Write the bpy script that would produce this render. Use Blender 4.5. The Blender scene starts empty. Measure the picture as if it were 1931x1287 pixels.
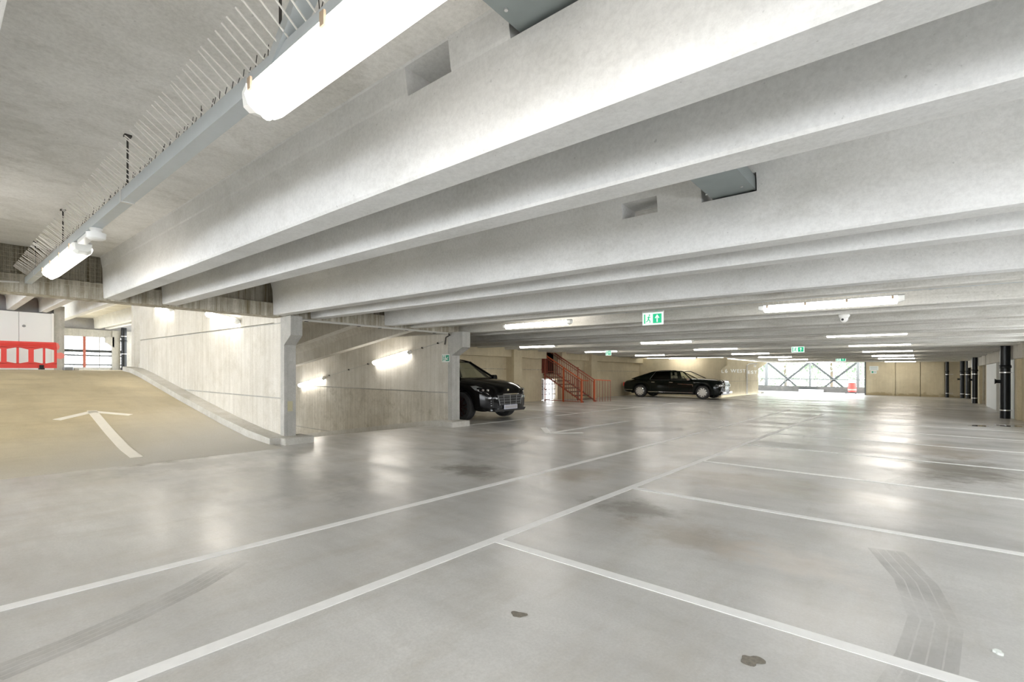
import bpy, bmesh, math, random
from mathutils import Vector, Matrix
R = math.radians
random.seed(7)
scene = bpy.context.scene
COL = scene.collection

# ------------------------------------------------------------ camera, sky, exposure
F_PX, HZ, H = 922.0, 700.0, 1.30
cam_d = bpy.data.cameras.new('camera')
cam_d.sensor_fit = 'HORIZONTAL'; cam_d.sensor_width = 36.0
cam_d.lens = 36.0 * F_PX / 1931.0
cam_d.shift_y = (HZ - 643.5) / 1931.0
cam_d.clip_start = 0.02; cam_d.clip_end = 400
cam = bpy.data.objects.new('camera', cam_d); COL.objects.link(cam)
cam.location = (0, 0, H)
YAW = math.atan((1735.0 - 965.5) / F_PX)
cam.rotation_euler = (R(90), 0, YAW)
scene.camera = cam

world = bpy.data.worlds.new('overcast_sky'); scene.world = world; world.use_nodes = True
wn = world.node_tree; wn.nodes.clear()
w_out = wn.nodes.new('ShaderNodeOutputWorld'); w_bg = wn.nodes.new('ShaderNodeBackground')
w_bg.inputs['Color'].default_value = (0.93, 0.965, 1.0, 1); w_bg.inputs['Strength'].default_value = 6.0
wn.links.new(w_bg.outputs[0], w_out.inputs[0])

scene.view_settings.view_transform = 'Standard'; scene.view_settings.look = 'None'
scene.view_settings.gamma = 1.0; scene.view_settings.use_curve_mapping = False
scene.view_settings.exposure = 0.56
LAMP_W = 16.0
try:
    scene.cycles.max_bounces = 8; scene.cycles.diffuse_bounces = 6; scene.cycles.glossy_bounces = 4
    scene.cycles.transmission_bounces = 8; scene.cycles.transparent_max_bounces = 16
    scene.cycles.sample_clamp_indirect = 6.0; scene.cycles.caustics_reflective = False; scene.cycles.caustics_refractive = False
except Exception: pass

KX, KY = -0.005, -0.0093        # the decks are laid to falls: 0.5 % and 0.93 %
def fall(x, y): return KX * x + KY * y

# ------------------------------------------------------------ materials
def mat(name):
    m = bpy.data.materials.new(name); m.use_nodes = True
    nt = m.node_tree; b = nt.nodes['Principled BSDF']
    return m, nt, b
def plain(name, col, rough=0.5, metal=0.0, var=0.06, scale=8.0, bump=0.0, coat=0.0, spec=0.5):
    m, nt, b = mat(name); N = nt.nodes; L = nt.links
    b.inputs['Roughness'].default_value = rough; b.inputs['Metallic'].default_value = metal
    b.inputs['Specular IOR Level'].default_value = spec
    if coat: b.inputs['Coat Weight'].default_value = coat; b.inputs['Coat Roughness'].default_value = 0.03
    g = N.new('ShaderNodeNewGeometry'); n = N.new('ShaderNodeTexNoise'); n.inputs['Scale'].default_value = scale
    n.inputs['Detail'].default_value = 5
    L.new(g.outputs['Position'], n.inputs['Vector'])
    r = N.new('ShaderNodeMix'); r.data_type = 'RGBA'
    r.inputs['A'].default_value = (*[c * (1 - var) for c in col], 1); r.inputs['B'].default_value = (*[min(1, c * (1 + var)) for c in col], 1)
    L.new(n.outputs['Fac'], r.inputs['Factor']); L.new(r.outputs['Result'], b.inputs['Base Color'])
    if bump:
        bp = N.new('ShaderNodeBump'); bp.inputs['Strength'].default_value = bump; bp.inputs['Distance'].default_value = 0.01
        L.new(n.outputs['Fac'], bp.inputs['Height']); L.new(bp.outputs[0], b.inputs['Normal'])
    return m
def emis(name, col, s):
    m, nt, b = mat(name)
    b.inputs['Base Color'].default_value = (0.9, 0.9, 0.9, 1)
    b.inputs['Emission Color'].default_value = (*col, 1); b.inputs['Emission Strength'].default_value = s
    return m
def concrete(name, c_lo, c_hi, c_stain, stain=0.5, streak=0.0, rough=0.85, bump=0.25, blotch=0.8, speck=0.5, stretch=(1, 1, 1), base_z=None):
    """weathered concrete: blotches, fine grain, pin holes and (streak) upright board marks"""
    m, nt, b = mat(name); N = nt.nodes; L = nt.links
    g = N.new('ShaderNodeNewGeometry')
    def noise(scale, det=6, rough_=0.6, vec=(1, 1, 1), dist=0.0):
        mp = N.new('ShaderNodeMapping'); mp.inputs['Scale'].default_value = vec
        L.new(g.outputs['Position'], mp.inputs['Vector'])
        n = N.new('ShaderNodeTexNoise'); n.inputs['Scale'].default_value = scale; n.inputs['Detail'].default_value = det
        n.inputs['Roughness'].default_value = rough_; n.inputs['Distortion'].default_value = dist
        L.new(mp.outputs[0], n.inputs['Vector']); return n
    def ramp(src, a, bb):
        r = N.new('ShaderNodeMapRange'); r.inputs['From Min'].default_value = a; r.inputs['From Max'].default_value = bb
        L.new(src, r.inputs['Value']); return r
    def mix(f, a, bb, mode='MIX'):
        x = N.new('ShaderNodeMix'); x.data_type = 'RGBA'; x.blend_type = mode
        for s, v in (('A', a), ('B', bb)):
            if isinstance(v, tuple): x.inputs[s].default_value = (*v, 1)
            else: L.new(v, x.inputs[s])
        if isinstance(f, float): x.inputs['Factor'].default_value = f
        else: L.new(f, x.inputs['Factor'])
        return x.outputs['Result']
    n1 = noise(blotch, 7, 0.62, stretch); r1 = ramp(n1.outputs['Fac'], 0.32, 0.68)
    c = mix(r1.outputs[0], c_lo, c_hi)
    n2 = noise(blotch * 2.3, 8, 0.7, stretch, 0.4); r2 = ramp(n2.outputs['Fac'], 0.52, 0.78)
    ms = N.new('ShaderNodeMath'); ms.operation = 'MULTIPLY'; ms.inputs[1].default_value = stain; L.new(r2.outputs[0], ms.inputs[0])
    c = mix(ms.outputs[0], c, c_stain)
    n3 = noise(42, 5, 0.75); r3 = ramp(n3.outputs['Fac'], 0.34, 0.60)
    nb = noise(blotch * 5, 7, .6, stretch); rb_ = ramp(nb.outputs['Fac'], .45, .75); c = mix(0.0, c, c); mb_ = N.new('ShaderNodeMath'); mb_.operation = 'MULTIPLY'; mb_.inputs[1].default_value = .4; L.new(rb_.outputs[0], mb_.inputs[0])
    c = mix(mb_.outputs[0], c, tuple((p + q) / 2 for p, q in zip(c_lo, c_stain)))
    c = mix(0.25, c, mix(r3.outputs[0], tuple(x * 0.72 for x in c_lo), c_hi))
    if speck:
        n4 = noise(38, 2, 0.5); r4 = ramp(n4.outputs['Fac'], 0.72, 0.76)
        mk = N.new('ShaderNodeMath'); mk.operation = 'MULTIPLY'; mk.inputs[1].default_value = speck; L.new(r4.outputs[0], mk.inputs[0])
        c = mix(mk.outputs[0], c, tuple(x * 0.45 for x in c_lo))
    h = n3.outputs['Fac']
    if base_z is not None:      # splash dirt along the foot of the wall
        sp = N.new('ShaderNodeSeparateXYZ'); L.new(g.outputs['Position'], sp.inputs[0]); nd = noise(1.6, 8, .7)
        ad = N.new('ShaderNodeMath'); ad.operation = 'MULTIPLY_ADD'; ad.inputs[1].default_value = -.9; L.new(nd.outputs['Fac'], ad.inputs[0]); L.new(sp.outputs['Z'], ad.inputs[2])
        rd = N.new('ShaderNodeMapRange'); rd.inputs['From Min'].default_value = base_z - .45 + .10; rd.inputs['From Max'].default_value = base_z - .45 + .22; rd.inputs['To Min'].default_value = .7; rd.inputs['To Max'].default_value = 0
        L.new(ad.outputs[0], rd.inputs['Value']); c = mix(rd.outputs[0], c, (.30, .23, .12))
    if streak:
        n5 = noise(1.0, 5, 0.75, (11, 11, 0.45)); r5 = ramp(n5.outputs['Fac'], 0.38, 0.68)
        mk = N.new('ShaderNodeMath'); mk.operation = 'MULTIPLY'; mk.inputs[1].default_value = streak; L.new(r5.outputs[0], mk.inputs[0])
        c = mix(mk.outputs[0], c, tuple(x * 0.68 for x in c_stain))
        n6 = noise(1.0, 3, 0.6, (34, 34, 0.5)); ad = N.new('ShaderNodeMath'); ad.operation = 'ADD'
        L.new(n6.outputs['Fac'], ad.inputs[0]); L.new(n3.outputs['Fac'], ad.inputs[1]); h = ad.outputs[0]
    L.new(c, b.inputs['Base Color']); b.inputs['Roughness'].default_value = rough
    b.inputs['Specular IOR Level'].default_value = 0.3
    bp = N.new('ShaderNodeBump'); bp.inputs['Strength'].default_value = bump; bp.inputs['Distance'].default_value = 0.008
    L.new(h, bp.inputs['Height']); L.new(bp.outputs[0], b.inputs['Normal'])
    return m

M = {}
M['beam_dirty'] = concrete('sooty_concrete_beam', (.50, .485, .44), (.74, .73, .69), (.24, .22, .17), .95, 0, .85, .25, .9, .5, (.25, 1.6, 1.6))
M['beam'] = concrete('painted_concrete_beam', (.64, .64, .63), (.80, .80, .79), (.42, .41, .37), .55, 0, .8, .15, 1.1, .35, (.6, 1, 1))
M['slab'] = concrete('bare_slab_soffit', (.70, .685, .645), (.94, .925, .895), (.43, .405, .34), .85, 0, .85, .2, 1.0, .3, (1, .6, 1))
M['wall'] = concrete('board_marked_concrete', (.62, .59, .525), (.80, .775, .72), (.42, .375, .28), .6, .3, .88, .35, .7, .4)
M['back_wall'] = concrete('yellowed_concrete_splash_dirt', (.58, .50, .345), (.74, .665, .49), (.40, .34, .21), .5, .15, .88, .3, .6, .35, base_z=-.39)
M['wall_dirty'] = concrete('grimy_board_marked_concrete', (.56, .52, .44), (.76, .73, .66), (.25, .22, .15), .95, .35, .88, .35, 1.3, .5)
M['warm_wall'] = concrete('yellowed_concrete', (.58, .50, .345), (.74, .665, .49), (.40, .34, .21), .5, .15, .88, .3, .6, .35)
M['ledge'] = concrete('stained_ledge_concrete', (.48, .45, .38), (.70, .67, .60), (.27, .22, .12), .9, .95, .9, .5, 2.2, .6)
M['kerb'] = concrete('kerb_concrete', (.50, .48, .43), (.66, .65, .62), (.38, .35, .28), .5, .1, .85, .4, 2.5, .5)
M['column'] = concrete('column_concrete', (.42, .415, .39), (.56, .55, .52), (.30, .29, .25), .6, .3, .88, .4, 3.0, .6)
M['grey_wall'] = concrete('grey_render', (.34, .34, .35), (.44, .44, .45), (.28, .28, .28), .3, 0, .9, .3, 2, .3)
M['sill_wall'] = concrete('outer_sill_concrete', (.065, .065, .06), (.10, .10, .095), (.19, .18, .16), .8, 0, .9, .3, 1.2, .3)

# floor: power-floated slab, patchy sheen, tyre dirt
DK = (.17, .15, .12); BR = (.33, .27, .20); GY = (.29, .285, .275); LT = (.68, .62, .56)
FLOOR_PATCHES = [(-4.6, 4.7, .55, .4, .75, DK), (-3.4, 5.3, .4, .5, .6, BR), (-2.2, 4.4, .5, .3, .7, DK), (-1.4, 3.9, .6, .35, .6, BR), (-.7, 3.9, .5, .3, .5, LT),
    (.35, 9.3, .7, 1.2, .85, DK), (.2, 11.6, .7, 1.2, .7, BR), (-7.7, 2.6, .45, 1.6, .6, GY), (-5.9, 2.6, 1.4, .9, .5, GY), (-4.3, 3.1, .9, .5, .35, GY), (-8.2, 2.1, .18, .5, .8, DK), (-1.6, 6.4, 1.6, .5, .45, BR), (-6.6, 7.4, .8, .7, .5, BR), (-3.6, 7.5, .8, 1.6, .35, GY), (.4, 5.4, 1.2, .4, .4, GY)]
def floor_mat(name, warm):
    m, nt, b = mat(name); N = nt.nodes; L = nt.links
    g = N.new('ShaderNodeNewGeometry')
    def noise(scale, det, ro, vec=(1, 1, 1), dist=0.0):
        mp = N.new('ShaderNodeMapping'); mp.inputs['Scale'].default_value = vec; L.new(g.outputs['Position'], mp.inputs['Vector'])
        n = N.new('ShaderNodeTexNoise'); n.inputs['Scale'].default_value = scale; n.inputs['Detail'].default_value = det
        n.inputs['Roughness'].default_value = ro; n.inputs['Distortion'].default_value = dist
        L.new(mp.outputs[0], n.inputs['Vector']); return n.outputs['Fac']
    def ramp(s, a, c, d=0.0, e=1.0):
        r = N.new('ShaderNodeMapRange'); r.inputs['From Min'].default_value = a; r.inputs['From Max'].default_value = c
        r.inputs['To Min'].default_value = d; r.inputs['To Max'].default_value = e; L.new(s, r.inputs['Value']); return r.outputs[0]
    def mix(f, a, c):
        x = N.new('ShaderNodeMix'); x.data_type = 'RGBA'
        for s, v in (('A', a), ('B', c)):
            if isinstance(v, tuple): x.inputs[s].default_value = (*v, 1)
            else: L.new(v, x.inputs[s])
        if isinstance(f, float): x.inputs['Factor'].default_value = f
        else: L.new(f, x.inputs['Factor'])
        return x.outputs['Result']
    k = (1, .99, .965) if not warm else (1, .87, .60)
    t = lambda v: tuple(v * q for q in k)
    a = noise(0.45, 7, .56, (1, .8, 1))
    c = mix(ramp(a, .36, .64), t(.52), t(.70))
    s = noise(1.0, 10, .68, (.4, 1, 1))
    c = mix(ramp(s, .42, .68, 0, .6), c, t(.38))
    s2 = noise(2.6, 10, .72, (1, .3, 1))
    c = mix(ramp(s2, .47, .74, 0, .6), c, (.40, .36, .29) if not warm else (.36, .29, .17))
    s3 = noise(5.0, 8, .66, (.2, 1, 1))
    c = mix(ramp(s3, .35, .65, .0, .3), c, t(.66))
    if warm:          # the ochre coating has worn to grey concrete at the foot of the ramp
        sx = N.new('ShaderNodeSeparateXYZ'); L.new(g.outputs['Position'], sx.inputs[0])
        am = N.new('ShaderNodeMath'); am.operation = 'MULTIPLY_ADD'; am.inputs[1].default_value = 3.0; L.new(a, am.inputs[0]); L.new(sx.outputs['X'], am.inputs[2])
        ay = N.new('ShaderNodeMath'); ay.operation = 'MULTIPLY_ADD'; ay.inputs[1].default_value = .9; L.new(sx.outputs['Y'], ay.inputs[0]); L.new(am.outputs[0], ay.inputs[2])
        c = mix(ramp(ay.outputs[0], -8.6, -5.2), c, (.56, .545, .51))
    f = noise(70, 3, .7)
    c = mix(ramp(f, .3, .7, .0, .35), c, t(.36))
    if not warm:      # worn and soiled patches where cars turn and drip
        pn = noise(2.6, 8, .66)
        for (px, py, rx, ry, st_, col) in FLOOR_PATCHES:
            mp = N.new('ShaderNodeMapping'); mp.vector_type = 'POINT'; mp.inputs['Location'].default_value = (-px / rx, -py / ry, 0); mp.inputs['Scale'].default_value = (1 / rx, 1 / ry, 0)
            L.new(g.outputs['Position'], mp.inputs['Vector'])
            ln = N.new('ShaderNodeVectorMath'); ln.operation = 'LENGTH'; L.new(mp.outputs[0], ln.inputs[0])
            ad = N.new('ShaderNodeMath'); ad.operation = 'MULTIPLY_ADD'; ad.inputs[1].default_value = -3.2; ad.inputs[2].default_value = 1.6; L.new(pn, ad.inputs[0])
            sm = N.new('ShaderNodeMath'); sm.operation = 'ADD'; L.new(ln.outputs['Value'], sm.inputs[0]); L.new(ad.outputs[0], sm.inputs[1])
            c = mix(ramp(sm.outputs[0], .35, 1.15, st_, 0), c, col)
    L.new(c, b.inputs['Base Color'])
    r = noise(1.3, 7, .62, (.45, 1, 1))
    L.new(ramp(r, .3, .72, .36 if not warm else .5, .52 if not warm else .75), b.inputs['Roughness'])
    if not warm:      # patchy polished sheen
        r2 = noise(.9, 8, .62, (.35, 1, 1)); L.new(ramp(r2, .36, .62, 1.0, .12), b.inputs['Coat Weight']); b.inputs['Coat Roughness'].default_value = .26; b.inputs['Coat IOR'].default_value = 1.6
    b.inputs['Specular IOR Level'].default_value = .6 if not warm else .35
    bp = N.new('ShaderNodeBump'); bp.inputs['Strength'].default_value = .10; bp.inputs['Distance'].default_value = .01
    f2 = noise(9, 6, .7, (.6, 1, 1)); L.new(f2, bp.inputs['Height']); L.new(bp.outputs[0], b.inputs['Normal'])
    return m
M['floor'] = floor_mat('power_floated_floor', False)
M['ramp'] = floor_mat('ramp_coating', True)
M['paint'] = plain('worn_white_line_paint', (.88, .88, .87), .42, 0, .08, 14)
M['ramp_paint'] = plain('arrow_paint', (.88, .85, .78), .5, 0, .06, 14)
M['galv'] = plain('galvanised_steel', (.56, .60, .62), .38, .35, .06, 20)
M['duct'] = plain('dull_duct_steel', (.30, .34, .34), .42, .5, .12, 9)
M['white_plastic'] = plain('white_plastic', (.82, .82, .80), .35, 0, .02)
M['housing'] = plain('lamp_housing_plastic', (.66, .65, .62), .45, 0, .05)
M['clip'] = plain('rusty_clip', (.45, .34, .24), .5, .4, .2, 60)
M['clear'] = plain('clear_prismatic_end', (.86, .86, .82), .2, 0, .05, 60)
M['tube'] = emis('fluorescent_diffuser', (1.0, .95, .87), LAMP_W)
M['tube_soft'] = emis('backlit_prismatic_cover', (1.0, .95, .88), 4.0)
M['tube_core'] = emis('bare_tube_glow', (1.0, .96, .88), 28)
M['tube_cool'] = emis('fluorescent_diffuser_cool', (1.0, .97, .92), LAMP_W * .8)
M['wire'] = plain('spike_wire', (.86, .84, .80), .4, 0, .05)
M['wire_dark'] = plain('net_wire', (.52, .48, .38), .6, .2, .1)
M['rod'] = plain('black_threaded_rod', (.05, .045, .04), .5, .3, .2, 80)
M['cable'] = plain('grey_conduit', (.55, .54, .5), .5, 0, .05)
M['black_pipe'] = plain('black_drain_pipe', (.008, .010, .012), .3, 0, .15, 4, 0, 0, .35)
M['steel_band'] = plain('bright_steel_band', (.7, .7, .7), .3, .7, .05)
M['cabin'] = plain('white_hoarding_board', (.80, .82, .83), .55, 0, .02, 2)
M['handle'] = plain('grey_handle', (.25, .26, .27), .4, .5, .05)
M['red'] = plain('red_barrier_plastic', (.80, .07, .06), .42, 0, .06, 4)
M['red_light'] = plain('faded_red_plastic', (.85, .25, .22), .5, 0, .08, 6)
M['rubber'] = plain('black_rubber', (.02, .02, .022), .7, 0, .2, 20)
M['red_steel'] = plain('red_painted_steel', (.36, .10, .065), .5, .1, .15, 12)
M['orange_steel'] = plain('bright_orange_red_steel', (.62, .13, .05), .45, .1, .1, 12)
M['tread'] = plain('stair_tread_brown', (.10, .055, .04), .7, 0, .15, 20)
M['rail'] = plain('outer_rail_steel', (.42, .41, .42), .5, .3, .1)
M['dark_steel'] = plain('dark_bracing_steel', (.05, .055, .055), .5, .3, .2, 10)
M['pale_steel'] = plain('pale_column_steel', (.13, .14, .14), .5, .2, .05)
M['leaf'] = plain('pale_tree_leaves', (.38, .46, .35), .8, 0, .3, .8)
M['bark'] = plain('tree_bark', (.18, .14, .10), .9, 0, .3, 10)
M['ground'] = plain('outer_ground', (.45, .45, .40), .9, 0, .2, 1)
def lit(name, col, s):
    m, nt, b = mat(name); b.inputs['Base Color'].default_value = (*[c * .5 for c in col], 1)
    b.inputs['Emission Color'].default_value = (*col, 1); b.inputs['Emission Strength'].default_value = s; return m
M['green'] = lit('lit_green_sign', (.0, .42, .19), .75)
M['sign_white'] = lit('lit_white_sign', (.80, .95, .88), .62)
M['green_print'] = plain('green_print', (.03, .33, .21), .5, 0, .05)
M['white_print'] = plain('white_print', (.82, .86, .83), .5, 0, .02)
M['paint_white'] = plain('bright_wall_paint', (.92, .92, .90), .5, 0, .02)
M['grey_print'] = plain('grey_print', (.42, .50, .52), .5, 0, .05)
M['ochre'] = plain('ochre_label', (.50, .46, .30), .7, 0, .1, 60)
M['stain'] = plain('dark_oil_stain', (.20, .18, .15), .6, 0, .5, 60)
M['tyre_mark'] = None
M['puddle'] = plain('shallow_puddle', (.10, .095, .085), .03, 0, .2, 5)
M['carpaint_black'] = plain('black_car_paint', (.003, .003, .0035), .10, 0, .1, 2, 0, 0, .38)
M['carpaint_green'] = plain('near_black_green_car_paint', (.003, .0055, .0045), .10, 0, .1, 2, 0, 0, .36)
M['trim_black'] = plain('black_car_trim', (.012, .012, .013), .45, 0, .2)
M['silver_trim'] = plain('satin_silver_trim', (.50, .50, .51), .28, .8, .05)
M['chrome'] = plain('chrome', (.82, .82, .83), .08, 1.0, .02)
M['alloy'] = plain('polished_alloy', (.80, .78, .74), .38, .35, .05, 30)
M['dark_alloy'] = plain('dark_alloy', (.10, .045, .045), .3, .7, .1, 30)
M['tyre'] = plain('tyre_rubber', (.035, .035, .036), .75, 0, .2, 60, .3)
M['cream'] = plain('cream_leather', (.70, .64, .52), .55, 0, .05)
M['plate'] = plain('blank_number_plate', (.48, .47, .50), .45, 0, .03)
M['plate_edge'] = plain('pale_plate_border', (.70, .72, .85), .4, 0, .03)
M['lens'] = plain('headlamp_reflector', (.38, .40, .42), .12, .7, .6, 50)
def glass_mat(name, tint, rough=0.02, a=0.55):
    m, nt, b = mat(name); N = nt.nodes; L = nt.links
    N.remove(b); o = [n for n in N if n.type == 'OUTPUT_MATERIAL'][0]
    t = N.new('ShaderNodeBsdfTransparent'); t.inputs[0].default_value = (*tint, 1)
    g = N.new('ShaderNodeBsdfGlossy'); g.inputs['Roughness'].default_value = rough
    lw_ = N.new('ShaderNodeLayerWeight'); lw_.inputs['Blend'].default_value = .5
    pw_ = N.new('ShaderNodeMath'); pw_.operation = 'POWER'; pw_.inputs[1].default_value = 4.0; L.new(lw_.outputs['Facing'], pw_.inputs[0])
    fr = N.new('ShaderNodeMath'); fr.operation = 'MULTIPLY_ADD'; fr.inputs[1].default_value = .8; fr.inputs[2].default_value = .04; L.new(pw_.outputs[0], fr.inputs[0])
    x = N.new('ShaderNodeMixShader'); L.new(fr.outputs[0], x.inputs[0]); L.new(t.outputs[0], x.inputs[1]); L.new(g.outputs[0], x.inputs[2])
    L.new(x.outputs[0], o.inputs[0]); return m
M['glass'] = glass_mat('clear_car_glass', (.90, .92, .90))
M['dark_glass'] = glass_mat('privacy_glass', (.10, .12, .11))
def mark_mat(name, dens, treads=True):
    m, nt, b = mat(name); N = nt.nodes; L = nt.links
    o = [n for n in N if n.type == 'OUTPUT_MATERIAL'][0]
    b.inputs['Base Color'].default_value = (.25, .24, .23, 1); b.inputs['Roughness'].default_value = .5
    t = N.new('ShaderNodeBsdfTransparent'); g = N.new('ShaderNodeNewGeometry')
    n = N.new('ShaderNodeTexNoise'); n.inputs['Scale'].default_value = 1.6; n.inputs['Detail'].default_value = 8; n.inputs['Roughness'].default_value = .7
    L.new(g.outputs['Position'], n.inputs['Vector'])
    r = N.new('ShaderNodeMapRange'); r.inputs['From Min'].default_value = .35; r.inputs['From Max'].default_value = .7; r.inputs['To Max'].default_value = dens
    L.new(n.outputs['Fac'], r.inputs['Value'])
    x = N.new('ShaderNodeMixShader'); L.new(r.outputs[0], x.inputs[0]); L.new(t.outputs[0], x.inputs[1]); L.new(b.outputs[0], x.inputs[2]); L.new(x.outputs[0], o.inputs[0])
    return m
M['tyre_mark'] = mark_mat('rubber_tyre_mark', .28)

# ------------------------------------------------------------ mesh helpers
class MB:
    def __init__(s): s.v = []; s.f = []
    def add(s, vs, fs):
        o = len(s.v); s.v += [tuple(v) for v in vs]; s.f += [tuple(i + o for i in f) for f in fs]; return s
    def box(s, x0, x1, y0, y1, z0, z1):
        return s.add([(x0, y0, z0), (x1, y0, z0), (x1, y1, z0), (x0, y1, z0), (x0, y0, z1), (x1, y0, z1), (x1, y1, z1), (x0, y1, z1)],
                     [(0, 3, 2, 1), (4, 5, 6, 7), (0, 1, 5, 4), (1, 2, 6, 5), (2, 3, 7, 6), (3, 0, 4, 7)])
    def prism(s, poly, axis, a, b):
        """extrude polygon along axis; poly is in the two other axes (x:(y,z) y:(x,z) z:(x,y))"""
        def P(p, t): return {'x': (t, p[0], p[1]), 'y': (p[0], t, p[1]), 'z': (p[0], p[1], t)}[axis]
        n = len(poly); vs = [P(p, a) for p in poly] + [P(p, b) for p in poly]
        fs = [tuple(range(n))[::-1], tuple(range(n, 2 * n))] + [(i, (i + 1) % n, n + (i + 1) % n, n + i) for i in range(n)]
        return s.add(vs, fs)
    def bar(s, p, q, w, h=None, up=(0, 0, 1)):
        p = Vector(p); q = Vector(q); d = (q - p)
        if d.length < 1e-6: return s
        d.normalize(); u = Vector(up)
        if abs(d.dot(u)) > .98: u = Vector((1, 0, 0))
        a = d.cross(u).normalized(); b_ = a.cross(d).normalized(); h = h or w
        vs = []
        for c in (p, q):
            for i, j in ((-1, -1), (1, -1), (1, 1), (-1, 1)): vs.append(c + a * w / 2 * i + b_ * h / 2 * j)
        return s.add(vs, [(0, 1, 2, 3)[::-1], (4, 5, 6, 7), (0, 1, 5, 4), (1, 2, 6, 5), (2, 3, 7, 6), (3, 0, 4, 7)])
    def tube(s, pts, r, n=8, cap=True):
        pts = [Vector(p) for p in pts]; o = len(s.v); rr = r if isinstance(r, (list, tuple)) else [r] * len(pts)
        ref = None
        for i, p in enumerate(pts):
            d = (pts[min(i + 1, len(pts) - 1)] - pts[max(i - 1, 0)]).normalized()
            if ref is None: ref = Vector((0, 0, 1)) if abs(d.z) < .9 else Vector((1, 0, 0))
            a = d.cross(ref).normalized(); b_ = a.cross(d).normalized()
            for k in range(n):
                t = 2 * math.pi * k / n; s.v.append(tuple(p + (a * math.cos(t) + b_ * math.sin(t)) * rr[i]))
        for i in range(len(pts) - 1):
            for k in range(n):
                A = o + i * n + k; B = o + i * n + (k + 1) % n; s.f.append((A, B, B + n, A + n))
        if cap: s.f.append(tuple(o + k for k in range(n))[::-1]); s.f.append(tuple(o + (len(pts) - 1) * n + k for k in range(n)))
        return s
    def lathe(s, prof, n=24, axis='z', c=(0, 0, 0), cap=True):
        o = len(s.v)
        for r, z in prof:
            for k in range(n):
                t = 2 * math.pi * k / n; a, b_ = r * math.cos(t), r * math.sin(t)
                p = {'z': (a, b_, z), 'y': (a, z, b_), 'x': (z, a, b_)}[axis]
                s.v.append((p[0] + c[0], p[1] + c[1], p[2] + c[2]))
        for i in range(len(prof) - 1):
            for k in range(n):
                A = o + i * n + k; B = o + i * n + (k + 1) % n; s.f.append((A, B, B + n, A + n))
        if cap: s.f.append(tuple(o + k for k in range(n))[::-1]); s.f.append(tuple(o + (len(prof) - 1) * n + k for k in range(n)))
        return s
    def build(s, name, m, parent=None, smooth=False, bevel=0.0):
        me = bpy.data.meshes.new(name); me.from_pydata(s.v, [], s.f)
        bm = bmesh.new(); bm.from_mesh(me); bmesh.ops.recalc_face_normals(bm, faces=bm.faces)
        if bevel: bmesh.ops.bevel(bm, geom=bm.edges[:], offset=bevel, segments=1, affect='EDGES', clamp_overlap=True)
        bm.to_mesh(me); bm.free()
        if smooth:
            for p in me.polygons: p.use_smooth = True
            try: me.set_sharp_from_angle(angle=R(smooth if smooth > 1 else 40))
            except Exception: pass
        me.materials.append(M[m] if isinstance(m, str) else m)
        o = bpy.data.objects.new(name, me); COL.objects.link(o)
        if parent: o.parent = parent
        return o
def tag(o, label=None, cat=None, group=None, kind=None):
    if label: o['label'] = label
    if cat: o['category'] = cat
    if group: o['group'] = group
    if kind: o['kind'] = kind
    return o
SKEW = []          # roots whose mesh is laid out in deck coordinates and follows the falls vertex by vertex
def empty(name, loc=(0, 0, 0), rz=0.0):
    o = bpy.data.objects.new(name, None); o.empty_display_size = .1; COL.objects.link(o); o.location = loc; o.rotation_euler = (0, 0, rz); return o
def thing(name, label, cat, loc=(0, 0, 0), rz=0.0, group=None):
    o = empty(name, loc, rz); return tag(o, label, cat, group)
def struct(name):
    o = empty(name); tag(o, kind='structure'); SKEW.append(o); return o
def skew_thing(name, label, cat, group=None):
    o = thing(name, label, cat, group=group); SKEW.append(o); return o
def kids(o): return list(o.children)
def dup(o, parent=None):
    c = o.copy(); COL.objects.link(c); c.parent = parent
    for ch in kids(o): dup(ch, c)
    return c

# ------------------------------------------------------------ structure
LX = -8.75          # face of the ledge beams the deck units sit on
RX = 2.27           # right wall
YB = 42.0           # back wall
SOF, SLB = 2.28, 2.85
PER = 2.335
floor = struct('floor')
MB().box(LX, RX + .6, -9, YB + .0, -.3, 0).build('deck', 'floor', floor)
MB().box(-13.9, LX, 8.2, 29.5, -.3, 0).build('deck', 'floor', floor)
MB().box(-14.0, RX + .6, YB, 45.9, -.3, -.005).build('deck', 'floor', floor)
MB().box(-14.0, LX, 38.6, YB, -.3, -.003).build('deck', 'floor', floor)
# up ramp
RP = [(-8.2, 0), (-9.5, .06), (-10.7, .2), (-13.6, .61), (-16.5, 1.05), (-17.6, 1.19), (-18.5, 1.24)]
def rz_(x):
    if x >= RP[0][0]: return 0.0
    for a, b in zip(RP, RP[1:]):
        if x >= b[0]: return a[1] + (b[1] - a[1]) * (x - a[0]) / (b[0] - a[0])
    return 1.24
prof = [(-8.2, -.28), (-8.2, .002)] + [(x, z + .003) for x, z in RP[1:]] + [(-18.5, -.2)]
MB().prism(prof, 'y', -6.0, 3.83).build('ramp', 'ramp', floor)
# down ramp
def dz_(x):
    x = max(x, -19)
    return -rz_(x) if x > -18.5 else -1.24
prof = [(-8.76, -.35)] + [(-8.76, 0)] + [(x, -z) for x, z in [(-9.3, .03), (-10.2, .15), (-13.6, .63), (-17.6, 1.22), (-19.5, 1.42)]] + [(-19.5, -1.8), (-8.76, -1.8)][:1]
prof = [(-8.76, -.35), (-8.76, -.001), (-9.3, -.03), (-10.2, -.15), (-13.6, -.63), (-17.6, -1.22), (-19.5, -1.42), (-19.5, -1.9)]
MB().prism(prof, 'y', 4.3, 8.2).build('ramp', 'floor', floor)
# upper half deck to the left
MB().box(-35.3, -18.5, -8, 9.5, 1.0, 1.235).build('deck', 'ramp', floor)

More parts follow.
